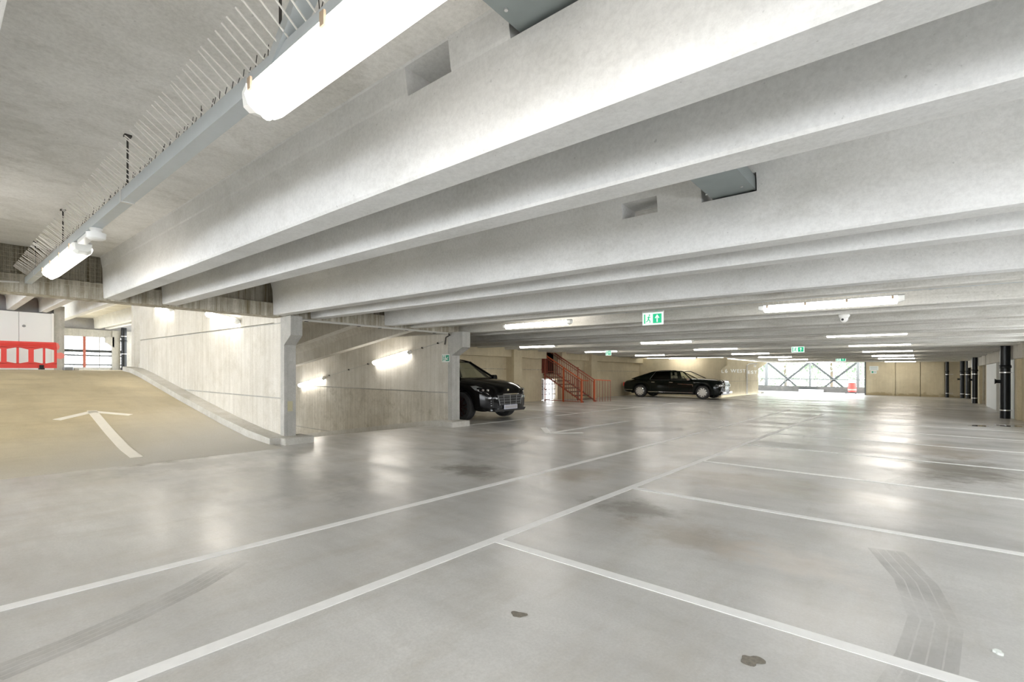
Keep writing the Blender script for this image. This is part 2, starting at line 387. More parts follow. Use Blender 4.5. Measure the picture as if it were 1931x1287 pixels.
# ceiling: double-tee units, slab and two stems each
ceil = struct('ceiling')
def stem_profile(y0, w=.2, zb=SOF, zt=SLB):
    return [(y0 + .012, zb), (y0 + w - .012, zb), (y0 + w, zb + .015), (y0 + w + .018, zt - .13), (y0 + w + .035, zt - .06), (y0 + w + .055, zt + .01), (y0 - .055, zt + .01), (y0 - .035, zt - .06), (y0 - .018, zt - .13), (y0, zb + .015)]
def stem(y0, x0, x1, holes=(), zb=SOF, zt=SLB, parent=ceil, w=.2):
    mb = MB()
    if not holes: mb.prism(stem_profile(y0, w, zb, zt), 'x', x0, x1)
    else:
        zh0, zh1 = (2.705, 2.842) if y0 < 3 else (2.655, 2.785)
        lo = [(y0 + .012, zb), (y0 + w - .012, zb), (y0 + w, zb + .015), (y0 + w + .013, zh0), (y0 - .013, zh0), (y0, zb + .015)]
        mb.prism(lo, 'x', x0, x1)
        hi = [(y0 + w + .013, zh0), (y0 + w + .018, zt - .13), (y0 + w + .035, zh1), (y0 - .035, zh1), (y0 - .018, zt - .13), (y0 - .013, zh0)]
        top = [(y0 + w + .035, zh1), (y0 + w + .055, zt + .01), (y0 - .055, zt + .01), (y0 - .035, zh1)]
        mb.prism(top, 'x', x0, x1)
        xs = [x0] + [q for h in holes for q in h] + [x1]
        for a, b in zip(xs[::2], xs[1::2]): mb.prism(hi, 'x', a, b)
    return mb.build('beam', 'beam' if y0 < 6.5 or zb > 3 else 'beam_dirty', parent)
HOLE = ((-2.0, -1.68), (-1.32, -.92))
k = -5; ys = []
while True:
    ya = 1.585 + PER * k; yb = 2.275 + PER * k
    if ya > YB - .2: break
    for y in (ya, yb):
        if -8.8 < y < YB - .1:
            x0 = LX if y < 8.4 or 29.5 < y < 38.4 else -13.75
            hs = HOLE if -1.5 < y < 7.5 else ()
            stem(y, x0, RX, hs); ys.append(y)
    s0 = yb - .12 - .12; s1 = s0 + PER
    s0 = max(s0, -9); s1_ = min(s1 - .012, YB)
    x0 = LX
    if s1 > 8.6 and s0 < 29.5 or s0 > 38.4: x0 = -13.75
    if s1_ > s0: MB().box(x0, RX + .5, s0, s1_, SLB, SLB + .16).build('slab', 'slab', ceil)
    k += 1
MB().box(-14, RX + .6, -9.2, YB + .3, SLB + .17, SLB + .3).build('topping', 'slab', ceil)
MB().box(-22, LX - .3, 8.2, 8.45, SLB + .1, SLB + .3).build('topping', 'slab', ceil)

# upper half deck ceiling (z from 3.52)
US, UT = 3.52, 4.09
for y in (-7.2, -5.3, -4.6, -2.9, -2.2, -.6, .2, 1.97, 2.87, 3.95, 5.93, 6.4, 8.4):
    x1 = -26.9 if y < 3.3 else -34.9
    stem(y, x1, -18.6, (), US, UT, ceil, .22)
MB().box(-35.3, -18.6, -8, 9.5, UT, UT + .15).build('slab', 'slab', ceil)
MB().box(-18.6, LX - .36, -9, 8.45, 4.09, 4.24).build('slab', 'slab', ceil)
MB().box(-18.7, -18.5, -9, 8.45, US, 4.1).build('edge_beam', 'beam', ceil)
for y in (-3.2, -1.2, 1.1, 2.6):
    stem(y, -18.5, LX - .40, (), 3.55, 4.09, ceil, .2)
# sloping soffit over the down ramp
def sl(x): return 2.70 + .145 * (x + 8.75)
def slope_prism(poly, m, nm, xa=LX - .32, xb=-19.0):
    mb = MB(); n = len(poly)
    vs = [(xa, y, sl(xa) + z) for y, z in poly] + [(xb, y, sl(xb) + z) for y, z in poly]
    mb.add(vs, [tuple(range(n))[::-1], tuple(range(n, 2 * n))] + [(i, (i + 1) % n, n + (i + 1) % n, n + i) for i in range(n)])
    return mb.build(nm, m, ceil)
slope_prism([(4.3, .1), (8.17, .1), (8.17, .25), (4.3, .25)], 'wall', 'slab')
for y in (5.75, 7.25):
    slope_prism([(y, -.36), (y + .2, -.36), (y + .215, -.05), (y + .33, .11), (y - .13, .11), (y - .015, -.05)], 'wall', 'beam')

# ledge beams
def ledge(y0, y1):
    r = struct('trim_%d' % (1 if y0 < 9 else 2))
    MB().prism([(LX, SOF - .02), (LX, 2.49), (LX - .03, 2.50), (LX - .30, 2.50), (LX - .30, SOF - .02)], 'y', y0, y1).build('ledge_beam', 'ledge', r)
    MB().box(LX - .36, LX - .30, y0, y1, 2.0 if False else 2.26, SLB + .3).build('end_wall', 'ledge', r)
    n = 24
    return r
ledge(-9, 8.42)
def trim(n): return struct('trim_%d' % n)

# ramp walls with corbels, cast in lifts (joints at .8 and 2.15)
def lift_wall(name, yn, yf, x0, x1, levels, m, corbel=True, cap=None):
    r = struct(name)
    for (a, b) in levels:
        mb = MB().box(x0, x1, yn, yf, a + .012, b - .012)
        mb.build('panel', 'wall_dirty' if (yn == 8.17 and b < .9) else m, r)
        MB().box(x0, x1 - .02, yn + .02, yf - .02, b - .013, b + .013).build('joint', 'column', r)
    return r
w1 = lift_wall('wall_ramp_up', 4.1, 4.30, -17.95, LX + .03, [(-.7, .8), (.8, 2.16)], 'wall')
MB().box(-17.95, LX - .37, 4.1, 4.30, 2.18, 3.9).build('panel', 'wall', w1)
MB().box(LX - .37, LX + .03, 4.1, 4.30, 2.17, SOF - .02).build('panel', 'wall', w1)
for j in range(1, 8):
    MB().box(-17.95 + j * 1.3, -17.943 + j * 1.3, 4.098, 4.1, -.1, 3.9).build('board_mark', 'wall', w1)
# end nib and corbel
MB().prism([(LX + .036, -.02), (LX + .036, 1.76), (LX + .28, 1.93), (LX + .28, SOF - .01), (LX - .10, SOF - .01), (LX - .10, -.02)], 'y', 4.094, 4.306).build('corbel', 'column', w1)
w2 = lift_wall('wall_ramp_down', 8.17, 8.42, -19.5, LX + .03, [(-1.9, -.6), (-.6, .8), (.8, 2.25)], 'wall')
MB().prism([(LX + .036, -.02), (LX + .036, 1.71), (LX + .40, 1.90), (LX + .40, SOF - .01), (LX - .10, SOF - .01), (LX - .10, -.02)], 'y', 8.164, 8.426).build('corbel', 'column', w2)
MB().box(-19.8, -19.5, 4.3, 8.2, -1.9, 3.9).build('panel', 'wall', w2)

# kerbs
r = trim(3)
top = [(x, rz_(x) + .135) for x, _ in RP[1:]]
kp = [(-8.62, -.02), (-8.62, .125)] + top + [(-18.5, 1.0)] + [(x, rz_(x) - .1) for x, _ in RP[1:-1]][::-1]
MB().prism(kp, 'y', 3.80, 4.102).build('kerb', 'kerb', r)
MB().box(-8.95, -8.45, 3.98, 4.52, -.02, .12).build('kerb', 'kerb', r, bevel=.015)
r = trim(4)
kp = [(-8.50, -.02), (-8.50, .13), (-9.3, .10), (-10.2, -.02), (-13.6, -.50), (-17.6, -1.08), (-19.5, -1.28), (-19.5, -1.6), (-13.6, -.8), (-10.2, -.3)]
MB().prism(kp, 'y', 7.98, 8.172).build('kerb', 'kerb', r)
MB().box(-9.1, -8.42, 7.90, 8.50, -.02, .13).build('kerb', 'kerb', r, bevel=.015)

# left (parking) wall behind the cars, with pilasters and lintels
wl = struct('wall_left')
WX = -13.7
def lw(y0, y1, z0, z1, m='warm_wall', dx=0.0, nm='panel'): return MB().box(WX - .25, WX + dx, y0, y1, z0, z1).build(nm, m, wl)
for (a, b) in ((8.42, 16.04), (16.6, 18.6), (19.9, 22.45), (23.05, 29.6)):
    lw(a, b, -.1, 1.45); 
    lw(a, b, 1.475, 1.98)
    lw(a, b, 1.44, 1.48, 'ledge', -.04, 'joint')
    lw(a, b, 1.98, SLB, 'warm_wall', .28, 'lintel')
lw(16.04, 16.6, -.1, SLB, 'warm_wall', .42, 'pilaster'); lw(22.45, 23.05, -.1, SLB, 'warm_wall', .42, 'pilaster')
lw(18.6, 19.9, 2.3, SLB, 'warm_wall', .12, 'lintel')
lw(18.6, 19.9, 1.02, 1.3, 'warm_wall', 0, 'panel')
MB().box(-16.5, WX - .25, 18.3, 21.9, 1.22, 1.30).build('landing', 'tread', wl)
MB().box(-14.6, -14.5, 19.4, 20.2, 1.3, 2.9).build('panel', 'red_steel', wl)
MB().box(-16.5, WX - .25, 18.3, 21.9, 2.75, 2.85).build('soffit', 'tread', wl)
MB().box(-16.6, -16.5, 18.2, 22.0, 1.3, 2.85).build('panel', 'trim_black', wl)  # dark boxing behind the opening; the stairwell's gloom is painted as black panels
MB().box(-16.6, WX - .25, 18.1, 18.2, 1.22, 2.85).build('panel', 'trim_black', wl)
MB().box(-16.6, WX - .25, 21.9, 22.0, 1.22, 2.85).build('panel', 'trim_black', wl)
# far ramp wall and L6 wall
w3 = lift_wall('wall_middle', 29.0, 29.25, -13.7, LX - .02, [(-.2, .9), (.9, SOF - .01)], 'warm_wall')
MB().prism([(LX - .02, 1.55), (LX + .32, 1.85), (LX + .32, SOF - .01), (LX - .1, SOF - .01), (LX - .1, 1.55)], 'y', 28.998, 29.252).build('corbel', 'warm_wall', w3)
w4 = struct('wall_side')
for a, b in ((-.2, .9), (.92, SOF - .01)): MB().box(-9.2, -8.98, 29.25, 38.55, a, b).build('panel', 'warm_wall', w4)
MB().box(-9.2, -9.0, 29.25, 38.5, .88, .94).build('joint', 'ledge', w4)
MB().prism([(38.5, 1.75), (38.5, SOF), (41.0, SOF), (41.0, 2.2)], 'x', -9.2, -8.98).build('corbel', 'warm_wall', w4)
MB().box(-9.3, -8.7, 38.4, 39.0, 0, .12).build('kerb', 'kerb', w4)
# back wall
wb = struct('wall_back')
for (a, b) in ((-2.9, -1.3), (-1.27, -.0), (.03, 1.2), (1.23, RX + .3)):
    MB().box(a, b, YB, YB + .25, -.2, SLB).build('panel', 'back_wall', wb)
MB().box(-2.85, RX + .4, YB + .2, YB + .35, -.2, SLB).build('backing', 'warm_wall', wb)
MB().box(-14, -2.9, YB, YB + .25, 2.29, SLB).build('lintel', 'wall', wb)
MB().box(-2.98, -2.9, YB - .03, YB + .25, -.1, 2.3).build('edge_post', 'pale_steel', wb)
# right wall: piers, lintel, recesses, white boards
wr = struct('wall_right')
def rw(y0, y1, z0, z1, m='warm_wall', x0=RX, x1=RX + .3, nm='panel'): return MB().box(x0, x1, y0, y1, z0, z1).build(nm, m, wr)
for (a, b) in ((20.0, 24.6), (25.1, 30.0), (30.3, 33.0), (33.02, 34.88), (34.9, 38.5), (38.8, YB)):
    rw(a, b, 1.88, SLB, 'wall', RX - .04, RX + .3, 'lintel')
for (a, b) in ((19.4, 20.0), (22.9, 24.6), (25.1, 26.6), (33.4, 34.9), (38.5, 38.8)):
    rw(a, b, -.2, SLB if b - a < 1 else 1.9, 'column' if 25 < a < 26 else 'warm_wall', RX, RX + .3, 'pier')
rw(24.6, 25.1, -.2, SLB, 'ledge', RX + .1, RX + .3, 'pier'); rw(33.0, 33.4, -.2, SLB, 'ledge', RX + .1, RX + .3, 'pier')
rw(20.0, 22.9, -.2, 1.9, 'warm_wall', RX + .10, RX + .3); rw(21.3, 21.85, -.2, 1.9, 'warm_wall', RX, RX + .3, 'pier'); rw(26.6, 31.0, -.1, 1.88, 'cabin', RX + .05, RX + .12, 'board')
rw(31.0, 33.0, -.2, 1.9, 'warm_wall', RX + .18, RX + .3); rw(34.9, YB, -.2, 1.9, 'warm_wall', RX + .1, RX + .3)
rw(21.8, 22.9, -.2, 2.2, 'cabin', RX + .0, RX + .03, 'board')
y = -9.0
while y < 19.3:
    rw(y, y + .6, -.2, SLB, 'wall', RX, RX + .3, 'pier'); rw(y + .6, min(y + 4.67, 19.4), -.2, 1.25, 'wall', RX + .05, RX + .25, 'upstand')
    rw(y + .6, min(y + 4.67, 19.4), 2.0, SLB, 'wall', RX, RX + .3, 'lintel'); y += 4.67
rw(19.4, YB, -.2, SLB, 'warm_wall', RX + .31, RX + .45)
# left outer walls of the upper half deck
wo = struct('wall_outer')
MB().box(-27.2, -26.95, -8, 3.28, 1.2, US).build('panel', 'grey_wall', wo)
MB().box(-27.2, -26.95, -8, 3.28, US, UT).build('panel', 'grey_wall', wo)
MB().box(-27.2, -26.8, 3.30, 3.62, 1.2, US + .3).build('pier', 'column', wo)
OX = -35.0
MB().box(OX - .3, OX, 3.2, 9.5, 3.06, 3.46).build('lintel', 'column', wo)
MB().box(OX - .32, OX - .25, 3.2, 9.5, 3.46, UT).build('panel', 'grey_wall', wo)
MB().box(OX - .2, OX, 3.2, 9.5, 1.2, 1.38).build('upstand', 'column', wo)
MB().prism([(6.42, 2.98), (6.42, 3.1), (6.80, 3.1), (6.80, 2.5), (6.55, 2.72), (6.42, 2.78)], 'x', OX - .2, OX + .1).build('corbel', 'column', wo)
MB().box(OX - .2, OX + .1, 6.72, 7.08, 1.2, 3.46).build('pier', 'column', wo)
MB().box(OX - .2, OX + .1, 7.34, 7.62, 1.2, 3.46).build('pier', 'column', wo)

# outside: low sill wall, ground
wv = struct('wall_outside')
MB().box(-16, RX, 45.9, 46.1, -.2, .45).build('sill', 'sill_wall', wv)
g = struct('floor'); MB().box(-70, 60, 46.2, 140, -7.5, -7).build('ground', 'ground', g)
MB().box(-90, -35.5, -30, 60, -6.0, -5.5).build('ground', 'ground', g)

# ------------------------------------------------------------ floor markings
def line(pts, w, label, m='paint', zf=None, group='painted bay lines'):
    mb = MB(); (xa, ya), (xb, yb) = pts; d = Vector((xb - xa, yb - ya)); L_ = d.length; d /= L_; nrm = Vector((-d.y, d.x)) * w / 2
    n = 1 if zf is None else 24
    for i in range(n):
        a = Vector((xa, ya)) + d * L_ * i / n; b = Vector((xa, ya)) + d * L_ * (i + 1) / n
        q = [(a - nrm), (b - nrm), (b + nrm), (a + nrm)]
        z = (lambda x: .0) if zf is None else zf
        lo = [(p.x, p.y, z(p.x) + .0005) for p in q]; hi = [(p.x, p.y, z(p.x) + .004) for p in q]
        mb.add(lo + hi, [(0, 3, 2, 1), (4, 5, 6, 7), (0, 1, 5, 4), (1, 2, 6, 5), (2, 3, 7, 6), (3, 0, 4, 7)])
    o = mb.build('floor_line', m); tag(o, label, 'marking', group); SKEW.append(o); return o
line([(-3.80, -3), (-3.80, 21)], .085, 'long white line across the floor, left one of the two running to the bright opening')
line([(-2.54, -2), (-2.54, 19.8)], .085, 'long white line that the nearest bay line joins, right of the other long one')
bl = ['nearest bay line, wide white stripe running to the bottom right corner', 'second bay line from the camera on the right side',
      'third bay line from the camera on the right side', 'fourth bay line from the camera on the right side', 'fifth bay line from the camera on the right side',
      'sixth bay line from the camera on the right side', 'seventh bay line from the camera, faint under the reflection']
for i, lb in enumerate(bl):
    y = 2.83 + 2.335 * i; line([(-2.5, y), (2.2, y)], .085 if i < 2 else .075, lb)
line([(-8.56, 8.6), (-8.56, 22)], .09, 'white line passing in front of the black car with the open bay behind')
line([(-13.3, 13.68), (-8.6, 13.68)], .09, 'bay line between the black car by the pillar and the red staircase')
line([(-13.3, 26.2), (-8.3, 26.2)], .10, 'bay line under the near side of the long black saloon')
def arrow(name, label, quads, m, zf=None):
    mb = MB(); z = (lambda x: 0) if zf is None else zf
    for a, b, w in quads:
        a = Vector(a); b = Vector(b); d = (b - a); L_ = d.length; d /= L_; nn = Vector((-d.y, d.x)) * w / 2; n = 12
        for i in range(n):
            p = a + d * L_ * i / n; q = a + d * L_ * (i + 1) / n
            c = [p - nn, q - nn, q + nn, p + nn]
            mb.add([(v.x, v.y, z(v.x) + .004) for v in c] + [(v.x, v.y, z(v.x) + .008) for v in c], [(0, 3, 2, 1), (4, 5, 6, 7), (0, 1, 5, 4), (1, 2, 6, 5), (2, 3, 7, 6), (3, 0, 4, 7)])
    o = mb.build(name, m); tag(o, label, 'arrow'); SKEW.append(o); return o
arrow('floor_arrow', 'white direction arrow painted on the up ramp', [((-8.69, 1.95), (-12.58, 2.10), .15), ((-12.50, 2.12), (-11.9, 1.50), .14), ((-12.50, 2.08), (-12.02, 2.60), .14)], 'ramp_paint', rz_)
arrow('floor_arrow', 'white direction arrow on the flat floor in front of the black car', [((-6.17, 12.34), (-6.15, 8.65), .14), ((-6.15, 8.6), (-6.87, 9.4), .15), ((-6.13, 8.6), (-5.66, 9.2), .12)], 'paint')

def blob(name, x, y, r, label, cat, m, zt=.004, seed=0, squash=1.0, rot=0.0):
    rnd = random.Random(seed); n = 22; pts = []
    ph = [rnd.uniform(0, 6.28) for _ in range(4)]
    for i in range(n):
        t = 2 * math.pi * i / n; rr = r * (1 + .25 * math.sin(2 * t + ph[0]) + .15 * math.sin(3 * t + ph[1]) + .1 * math.sin(5 * t + ph[2]))
        a, b = rr * math.cos(t), rr * math.sin(t) * squash
        pts.append((a * math.cos(rot) - b * math.sin(rot), a * math.sin(rot) + b * math.cos(rot)))
    o = MB().prism(pts, 'z', .0008, zt).build(name, m); o.location = (x, y, 0); tag(o, label, cat); return o
blob('oil_spot', -1.656, 2.04, .035, 'small dark oil spot on the floor left of the nearest bay line', 'stain', 'stain', .003, 1)
blob('oil_spot', -.587, 2.407, .045, 'dark crumbly oil spot close to the bottom edge beside the nearest bay line', 'stain', 'stain', .003, 2)
blob('puddle', 1.252, 18.07, .2, 'small dark puddle farther from the black pipe, left one of the pair', 'puddle', 'puddle', .003, 3, 1.6)
blob('puddle', 1.80, 18.7, .22, 'dark puddle at the foot of the nearest black pipe', 'puddle', 'puddle', .003, 4, 2.0)
blob('paper_scrap', .282, 3.235, .018, 'tiny white scrap lying on the bare floor at the lower right', 'litter', 'white_print', .012, 5)
# tyre marks: three thin bands each
def tyre(pts, w, label):
    root = skew_thing('tyre_mark', label, 'tyre mark')
    for off in (-.36, -.12, .12, .36):
        mb = MB(); L_ = []
        for i, p in enumerate(pts):
            p = Vector(p); d = (Vector(pts[min(i + 1, len(pts) - 1)]) - Vector(pts[max(i - 1, 0)])).normalized(); nn = Vector((-d.y, d.x))
            c = p + nn * w * off; L_ += [(c.x - nn.x * w * .105, c.y - nn.y * w * .105, .003), (c.x + nn.x * w * .105, c.y + nn.y * w * .105, .003)]
        mb.add(L_, [(2 * i, 2 * i + 1, 2 * i + 3, 2 * i + 2) for i in range(len(pts) - 1)])
        mb.build('tread_band', 'tyre_mark', root)
    return root
def arc(cx, cy, r, a0, a1, n=16): return [(cx + r * math.cos(R(a0 + (a1 - a0) * i / n)), cy + r * math.sin(R(a0 + (a1 - a0) * i / n))) for i in range(n + 1)]
tyre([(-3.0, .18), (-3.07, .42), (-3.17, .7), (-3.33, 1.02), (-3.55, 1.35)], .18, 'ribbed tyre track between the two long lines at the lower left')
tyre([(-.05, 2.45), (.02, 2.9), (.06, 3.4), (-.02, 4.0), (-.2, 4.6)], .24, 'ribbed grey tyre track right of the nearest bay line')
tyre(arc(-6.9, 6.6, 1.3, -80, 40), .2, 'faint curved tyre track on the open floor before the down-ramp wall')
tyre(arc(1.0, 7.5, 1.2, 100, 200), .3, 'dark scrubbed tyre track in the third bay on the right')

# ------------------------------------------------------------ ceiling lamps
def make_lamp(L_=1.7, label='', group=None, spikes=0, cool=False, W=.13, h=.10, soft=False):
    """origin: middle of the lamp, bottom of the diffuser at z=0"""
    t = thing('tube_lamp', label, 'lamp', group=group)
    a = L_ / 2
    MB().prism([(-W * .25, h), (W * .25, h), (W * .38, h * .86), (-W * .38, h * .86)], 'x', -a, a).build('housing', 'housing', t)
    MB().prism([(-W * .40, h * .86), (W * .40, h * .86), (W * .5, h * .5), (W * .42, h * .2), (W * .22, 0), (-W * .22, 0), (-W * .42, h * .2), (-W * .5, h * .5)], 'x', -a + .07, a - .07).build('diffuser', 'tube_soft' if soft else 'tube', t)
    if soft: MB().tube([(-a + .08, 0, h * .08), (a - .08, 0, h * .08)], W * .17, 12).build('tube', 'tube_core', t)
    for s in (-1, 1):
        x0, x1 = (a - .07, a) if s > 0 else (-a, -a + .07); xe = x1 if s > 0 else x0; xi = x0 if s > 0 else x1
        A = [(-W * .47, h * .86), (W * .47, h * .86), (W * .42, h * .2), (W * .22, 0), (-W * .22, 0), (-W * .42, h * .2)]
        B = [(-W * .38, h * .82), (W * .38, h * .82), (W * .34, h * .35), (W * .2, h * .22), (-W * .2, h * .22), (-W * .34, h * .35)]
        n = 6; mb = MB().add([(xi, y, z) for y, z in A] + [(xe, y, z) for y, z in B], [tuple(range(n)), tuple(range(n, 12))] + [(i, (i + 1) % n, n + (i + 1) % n, n + i) for i in range(n)])
        mb.build('end_cap', 'clear', t)
    for i in range(4):
        x = -a + .12 + (L_ - .24) * i / 3
        MB().box(x - .012, x + .012, -W * .54, -W * .49, h * .45, h * .85).build('clip', 'clip', t)
    if spikes:
        for i in range(spikes):
            x = -a + .05 + (L_ - .1) * i / (spikes - 1)
            MB().bar((x, 0, h), (x + random.uniform(-.008, .008), -.02, h + .12), .006).build('spike', 'housing', t)
    return t
lamp_rows = [
 (-6.0, 7.95, 2.24, 'tube lamp nearest on the left column, left of the large green exit sign'),
 (-1.0, 8.0, 2.25, 'long spiked tube lamp, nearest on the right column, right of the large exit sign'),
 (-10.75, 14.33, 2.24, 'tube lamp above the wall behind the black car beside the pillar'),
 (-5.9, 14.33, 2.24, 'tube lamp second from the front in the middle column'),
 (-1.0, 14.33, 2.27, 'second spiked tube lamp from the front in the right column'),
 (-10.7, 18.9, 2.24, 'tube lamp directly beyond the top of the red staircase'),
 (-5.9, 19.0, 2.24, 'tube lamp third from the front in the middle column'),
 (-1.0, 19.3, 2.27, 'third tube lamp from the front in the right column'),
 (-10.6, 23.7, 2.24, 'tube lamp over the rear of the long black saloon'),
 (-5.9, 23.9, 2.24, 'tube lamp fourth from the front in the middle column'),
 (-1.0, 24.2, 2.27, 'fourth tube lamp from the front in the right column'),
 (-10.7, 28.4, 2.22, 'tube lamp above the roof of the long black saloon'),
 (-5.9, 28.8, 2.24, 'tube lamp fifth from the front in the middle column'),
 (-1.0, 29.3, 2.25, 'fifth tube lamp from the front in the right column'),
 (-5.9, 33.6, 2.24, 'tube lamp sixth from the front in the middle column'),
 (-1.0, 34.0, 2.27, 'sixth tube lamp from the front in the right column'),
 (-5.5, 40.6, 2.24, 'farthest tube lamp, right in front of the bright opening'),
 (-1.0, 40.7, 2.25, 'farthest tube lamp on the right, against the beige back wall'),
]
G = 'tube lamps hanging under the concrete beams'
lamp0 = None
for (x, y, z, lb) in lamp_rows:
    if lb.startswith('long spiked') or lb.startswith('second spiked'):
        o = make_lamp(1.7, lb, G, 24, soft=True)
    elif lamp0 is None: lamp0 = o = make_lamp(1.7, lb, G)
    else:
        o = dup(lamp0); o['label'] = lb
    o.location = (x, y, z)
# wall lamps on the ramp walls
o = dup(lamp0); o['label'] = 'upper sloping tube lamp on the down-ramp wall, nearest the running-man sign'; o.location = (-11.05, 8.06, 1.64); o.rotation_euler = (R(-50), -math.atan(.165), 0)
o['group'] = 'lamps fixed to the ramp walls'
o = dup(lamp0); o['label'] = 'lower sloping tube lamp on the down-ramp wall, beside the bare wall end'; o.location = (-15.35, 8.06, .90); o.rotation_euler = (R(-50), -math.atan(.165), 0)
o['group'] = 'lamps fixed to the ramp walls'
o = dup(lamp0); o['label'] = 'tube lamp on the up-ramp wall, right one under the ledge'; o.location = (-11.42, 3.99, 2.38); o.rotation_euler = (R(55), -math.atan(-.165), 0)
o.rotation_euler = (R(-50), math.atan(.165), 0); o['group'] = 'lamps fixed to the ramp walls'
o = dup(lamp0); o['label'] = 'tube lamp on the up-ramp wall half hidden by the ledge'; o.location = (-15.6, 3.99, 2.94); o.rotation_euler = (R(-50), math.atan(.165), 0)
o['group'] = 'lamps fixed to the ramp walls'
# big near lamps under the trunking, and added fill lamps outside the view
near = make_lamp(1.75, 'large glowing tube lamp overhead at the top of the picture', 'lamps under the trunking with bird spikes', 0, False, .15, .11, True)
near.location = (-1.09, .82, 2.262)
near2 = dup(near); near2['label'] = 'glowing tube lamp at the far end of the trunking, before the ledge'; near2.location = (-6.35, .86, 2.275)
ct = skew_thing('cable_tray', 'long white cable tray under the raised deck at the far left', 'cable tray')
MB().box(-29.5, -22.5, 4.42, 4.72, 3.80, 3.86).build('tray', 'white_plastic', ct)
for x in (-28.5, -26, -23.5): MB().box(x - .03, x + .03, 4.35, 4.80, 3.86, UT).build('hanger', 'trim_black', ct)
for (x, y) in ((-6.2, -3.9), (-1.0, -3.9)):  # unseen lamps added to brighten the near left beams and slab
    o = dup(lamp0); o['label'] = 'added fill tube lamp, unseen behind the viewpoint'; o['group'] = 'added fill lamps behind the viewpoint'; o.location = (x, y, 2.27)

# ------------------------------------------------------------ trunking with bird spikes
tr = skew_thing('cable_trunking', 'long grey steel trunking running to the ledge below the slab', 'trunking')
TY, TZ = .835, 2.375
MB().box(-8.72, 1.2, TY - .035, TY + .03, TZ, TZ + .075).build('channel', 'galv', tr)
MB().bar((-1.80, TY - .01, TZ + .05), (-1.52, TY - .03, TZ + .20), .06, .05).build('branch_channel', 'galv', tr)
MB().bar((-1.52, TY - .03, TZ + .20), (-1.0, TY - .03, TZ + .40), .06, .05).build('branch_channel', 'galv', tr)
for x in (-7.9, -6.2, -3.93, -2.0):
    MB().box(x - .012, x + .012, TY - .04, TY + .035, TZ - .004, TZ + .068).build('joint_clip', 'steel_band', tr)
for x in (-4.03, -6.42, -8.3, -1.85):
    MB().tube([(x, TY + .02, TZ + .06), (x, TY + .02, SLB)], .006, 6).build('threaded_rod', 'rod', tr)
    MB().box(x - .02, x + .02, TY, TY + .04, SLB - .012, SLB).build('rod_plate', 'rod', tr)
x = -8.5; sp0 = None; sp1 = None; i = 0
spk = skew_thing('bird_spike_strip', 'strip of thin upright anti-bird spikes on top of the trunking', 'bird spikes')
def spike(dy, dz, m, w=.0046):
    return MB().bar((0, 0, 0), (0, dy, dz), w).build('spike', m, spk)
sp0 = spike(-.13, .10, 'wire'); sp0.location = (x, TY - .025, TZ + .075)
sp1 = spike(.02, .12, 'rod', .0026); sp1.location = (x, TY + .01, TZ + .075)
sp0.rotation_euler = sp1.rotation_euler = (0, 0, 0)
while x < -.6:
    x += .062; i += 1
    a = sp0.copy(); COL.objects.link(a); a.location = (x, TY - .025, TZ + .075); a.rotation_euler = (random.gauss(0, .05), random.gauss(0, .05), random.gauss(0, .04))
    if i % 2 == 0:
        for q in (-.01, .02):
            b = sp1.copy(); COL.objects.link(b); b.location = (x + q, TY + .01, TZ + .075); b.rotation_euler = (random.gauss(0, .06), random.gauss(0, .08), 0)
MB().box(-8.5, -.6, TY - .03, TY + .015, TZ + .0755, TZ + .08).build('base_strip', 'clear', spk)
# detector + gland
dt = thing('smoke_detector', 'round white detector under the trunking near the far lamp', 'detector', (-4.85, TY, TZ))
MB().lathe([(.035, 0), (.035, -.03), (.062, -.035), (.058, -.075), (.045, -.085), (.01, -.086)], 24).build('head', 'white_plastic', dt, smooth=True)
MB().lathe([(.04, 0), (.04, -.015)], 24).build('base', 'white_plastic', dt)
jb = tag(MB().box(-.2, .2, -.03, .03, -.035, -.001).build('junction_box', 'white_plastic', bevel=.004), 'white oblong box between the round detector and the far trunking lamp', 'box'); jb.location = (-5.18, TY, TZ)

# bird net over the recess
net = skew_thing('bird_net', 'fine wire netting closing the gap above the ledge', 'net')
mb = MB()
y = -1.2
while y < 1.56: mb.bar((LX + .01, y, 2.42), (LX + .01, y, SLB), .004); y += .055
z = 2.42
while z < SLB: mb.bar((LX + .01, -1.2, z), (LX + .01, 1.56, z), .0035); z += .055
tag(mb.build('wires', 'wire_dark', net), kind='stuff')
# cable along ledge at left
cb = MB().tube([(LX + .04, -1.5, 2.36), (LX + .04, .3, 2.345), (LX + .04, .75, 2.385)], .012, 8).build('cable', 'cable'); tag(cb, 'pale cable clipped along the ledge left of the trunking end', 'cable'); SKEW.append(cb)

# duct through the beams
du = skew_thing('steel_duct', 'flat grey steel duct passing through the beams overhead', 'duct')
MB().box(-1.28, -.95, -3.0, 2.0, 2.72, 2.81).build('casing', 'duct', du)
MB().box(-1.24, -.93, 2.02, 4.05, 2.667, 2.765).build('casing', 'duct', du)
for (x, y) in ((-1.24, 3.78), (-.99, 3.78), (-1.24, 1.45), (-.99, 1.45)): MB().lathe([(.008, 0), (.008, -.006)], 8, 'z', (x, y, 2.667 if y > 2 else 2.72)).build('screw', 'steel_band', du)

